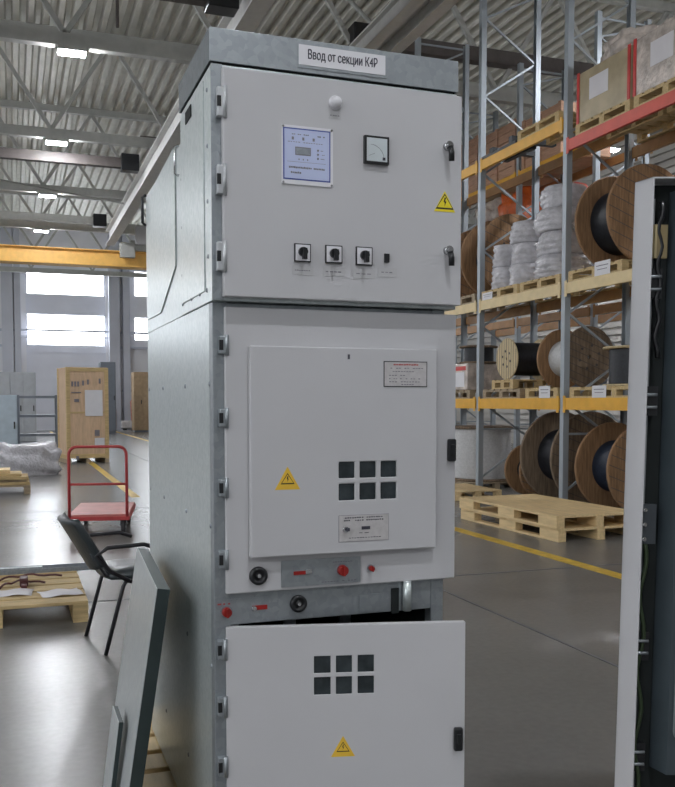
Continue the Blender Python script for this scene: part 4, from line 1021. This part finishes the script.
# yellow level left: pallet + dark angle bundle
rp(7.222, 11.05, z3_, 1.10, 1.1, 'empty pallet on the yellow top beam', PALLET)
m = MB()
for k in range(4): m.box(7.22+.13*k, 7.31+.13*k, 12.2+.06*k, 13.25, z3_+.001, z3_+.05+.03*k, bev=.005)
m.box(7.22, 8.0, 12.3, 12.4, z3_+.05, z3_+.14); m.box(7.22, 8.0, 12.9, 13.0, z3_+.05, z3_+.12)
tag(m.build('metal_bar_bundle', mat('dark_metal_bars', (.06, .065, .07), .4, .4)), 'bundle of dark flat metal bars on the yellow top beam', 'metal bars')
# rear rack goods
def crate2(u0, u1, v0, v1, z0, h, lab):
    t = thing('board_crate', lab, 'crate', ((u0+u1)/2, (v0+v1)/2, z0), 'board crates on the rear rack')
    m = MB(); n = int(h/.16)
    for k in range(n): m.box(u0, u0+.03, v0, v1, z0+.02+k*h/n, z0+.02+(k+.93)*h/n); m.box(u0+.03, u1, v0, v0+.03, z0+.02+k*h/n, z0+.02+(k+.93)*h/n)
    m.build('side_boards', CARDP, t)
    m = MB(); m.box(u0+.031, u1-.01, v0+.031, v1-.01, z0, z0+h); m.build('inner_box', CARD, t)
    m = MB()
    for v in (v0, v1-.1, (v0+v1)/2): m.box(u0-.025, u0-.0005, v, v+.1, z0, z0+h+.02)
    m.build('batten', CARDP, t)
crate2(9.45, 10.5, 15.95, 17.35, 6.001, 1.05, 'tall pinkish slatted crate on the rear rack above the yellow beam, left one')
crate2(9.45, 10.5, 14.35, 15.7, 6.001, .92, 'tall pinkish slatted crate on the rear rack, right of the taller one')
crate2(9.45, 10.5, 17.5, 18.5, 6.001, 1.15, 'slatted crate on the rear rack seen against the switchgear edge')
def soft(u, v, z, sx, sy, sz, mt, lab, seed): return blob(u, v, z, sx, sy, sz, mt, 'wrapped_load', lab, 'wrapped goods', seed)
soft(9.9, 17.4, 4.902, .42, .44, .80, FILMW, 'cloudy film-wrapped load on the rear rack left of the orange load', 2)
soft(9.9, 16.4, 4.902, .42, .36, .82, ORANGE, 'bright orange wrapped load on the rear rack', 4)
soft(9.9, 14.7, 4.902, .42, .36, .55, mat('dull_red_wrap', (.45, .08, .06), .4, bump=.4), 'dull red wrapped load on the rear rack behind the tallest coils', 6)
soft(9.95, 11.6, 3.141, .42, .6, .9, FILMG, 'grey wrapped load on the rear rack behind the big reel', 7)
soft(9.95, 14.6, 1.541, .42, .6, .4, CABD, 'dark low load on the rear rack middle shelf', 8)
for i, (v, R) in enumerate(((12.0, .45), (14.9, .5), (10.0, .5))):
    reel(10.0, v, v+.6, 0, R, R*.6, REELG, CABLEK, 'dark wooden reel on the floor under the rear rack, %s from the camera' % ['second', 'third', 'nearest'][i], group='reels under the rear rack')
# white cards standing on pallet fronts
for i, (x0, y0, x1, y1, z) in enumerate(((593, 253, 608.5, 267, z2_), (537.5, 377, 548.5, 389, z1_), (590.5, 378, 604.5, 390, z1_), (481, 284, 491, 291, z2_))):
    f7 = at((x0+x1)/2, (y0+y1)/2, (7.19, 0, 0), (1, 0, 0)); ya = at(x0, (y0+y1)/2, (7.19, 0, 0), (1, 0, 0)).y; yb = at(x1, (y0+y1)/2, (7.19, 0, 0), (1, 0, 0)).y
    za = at((x0+x1)/2, y1, (7.19, 0, 0), (1, 0, 0)).z; zb3 = at((x0+x1)/2, y0, (7.19, 0, 0), (1, 0, 0)).z
    hgt = zb3-za; za = z+.0005; m = MB(); m.box(7.215, 7.2195, yb, ya, za, za+hgt)
    m.mi = 1; m.box(7.213, 7.2148, yb+.04, ya-.04, za+hgt*.66, za+hgt*.72); m.box(7.213, 7.2148, yb+.06, ya-.06, za+hgt*.4, za+hgt*.45)
    tag(m.build('stock_card', [WHITE, INKG]), ['white stock card on the shelf edge under the big black cable reel', 'white stock card on the middle shelf below the pale reel', 'white stock card on the middle shelf below the reel with bolt holes', 'small white tag on the upper shelf before the shortest coils'][i], 'card')

# ------------------------------------------------------------------ stacked new pallets
def big_pallet(z0, lab):
    t = thing('wooden_pallet', lab, 'pallet', (0, 0, 0), 'new pallets stacked on the floor')
    W, L = 1.12, 2.12
    m = MB()
    for k in range(4):
        y = k*L/4; m.box(0, W, y+.004, y+L/4-.004, .115, .14, bev=.003)
    m.build('top_deck', PALLETN, t)
    for k, y in enumerate((0, L*.32, L*.64, L-.09)):
        pass
    for x_ in (0, W/2-.05, W-.1):
        for y_ in (0.0, L/2-.22, L-.35):
            m = MB(); m.box(x_, x_+.1, y_, y_+.35, .024, .1145, bev=.003); m.build('block', PALLETN, t)
        m = MB(); m.box(x_, x_+.1, 0, L, 0, .0235, bev=.002); m.build('runner', PALLETN, t)
    t.location = (5.47, 8.28, z0); t.rotation_euler = (0, 0, .03); return t
big_pallet(0, 'new pale wooden pallet on the floor, lower of the two stacked before the rack')
tp = big_pallet(.141, 'new pale wooden pallet, upper of the two stacked before the rack'); tp.location.x -= .02
p = atZ(455, 507, 0); pallet(6.3, 12.3, 0, .8, 1.2, 'pallet at the rack foot seen beside the switchgear edge', PALLETN, boards=6)

# ------------------------------------------------------------------ world and view
w = bpy.data.worlds.new('world'); bpy.context.scene.world = w; w.use_nodes = True; nt = w.node_tree
bg = nt.nodes['Background']; bg.inputs[0].default_value = (.92, .95, 1, 1); bg.inputs[1].default_value = .30
def area(name, loc, rot, sx, sy, power, col=(1, 1, 1)):
    l = bpy.data.lights.new(name, 'AREA'); l.shape = 'RECTANGLE'; l.size = sx; l.size_y = sy; l.energy = power; l.color = col
    o = bpy.data.objects.new(name, l); C.objects.link(o); o.location = loc; o.rotation_euler = rot; return o
sc_ = bpy.context.scene
sc_.view_settings.view_transform = 'Standard'; sc_.view_settings.look = 'None'; sc_.view_settings.gamma = 1; sc_.view_settings.exposure = .12
sc_.view_settings.use_curve_mapping = False
sc_.cycles.max_bounces = 6; sc_.cycles.diffuse_bounces = 4; sc_.cycles.glossy_bounces = 3; sc_.cycles.sample_clamp_indirect = 6
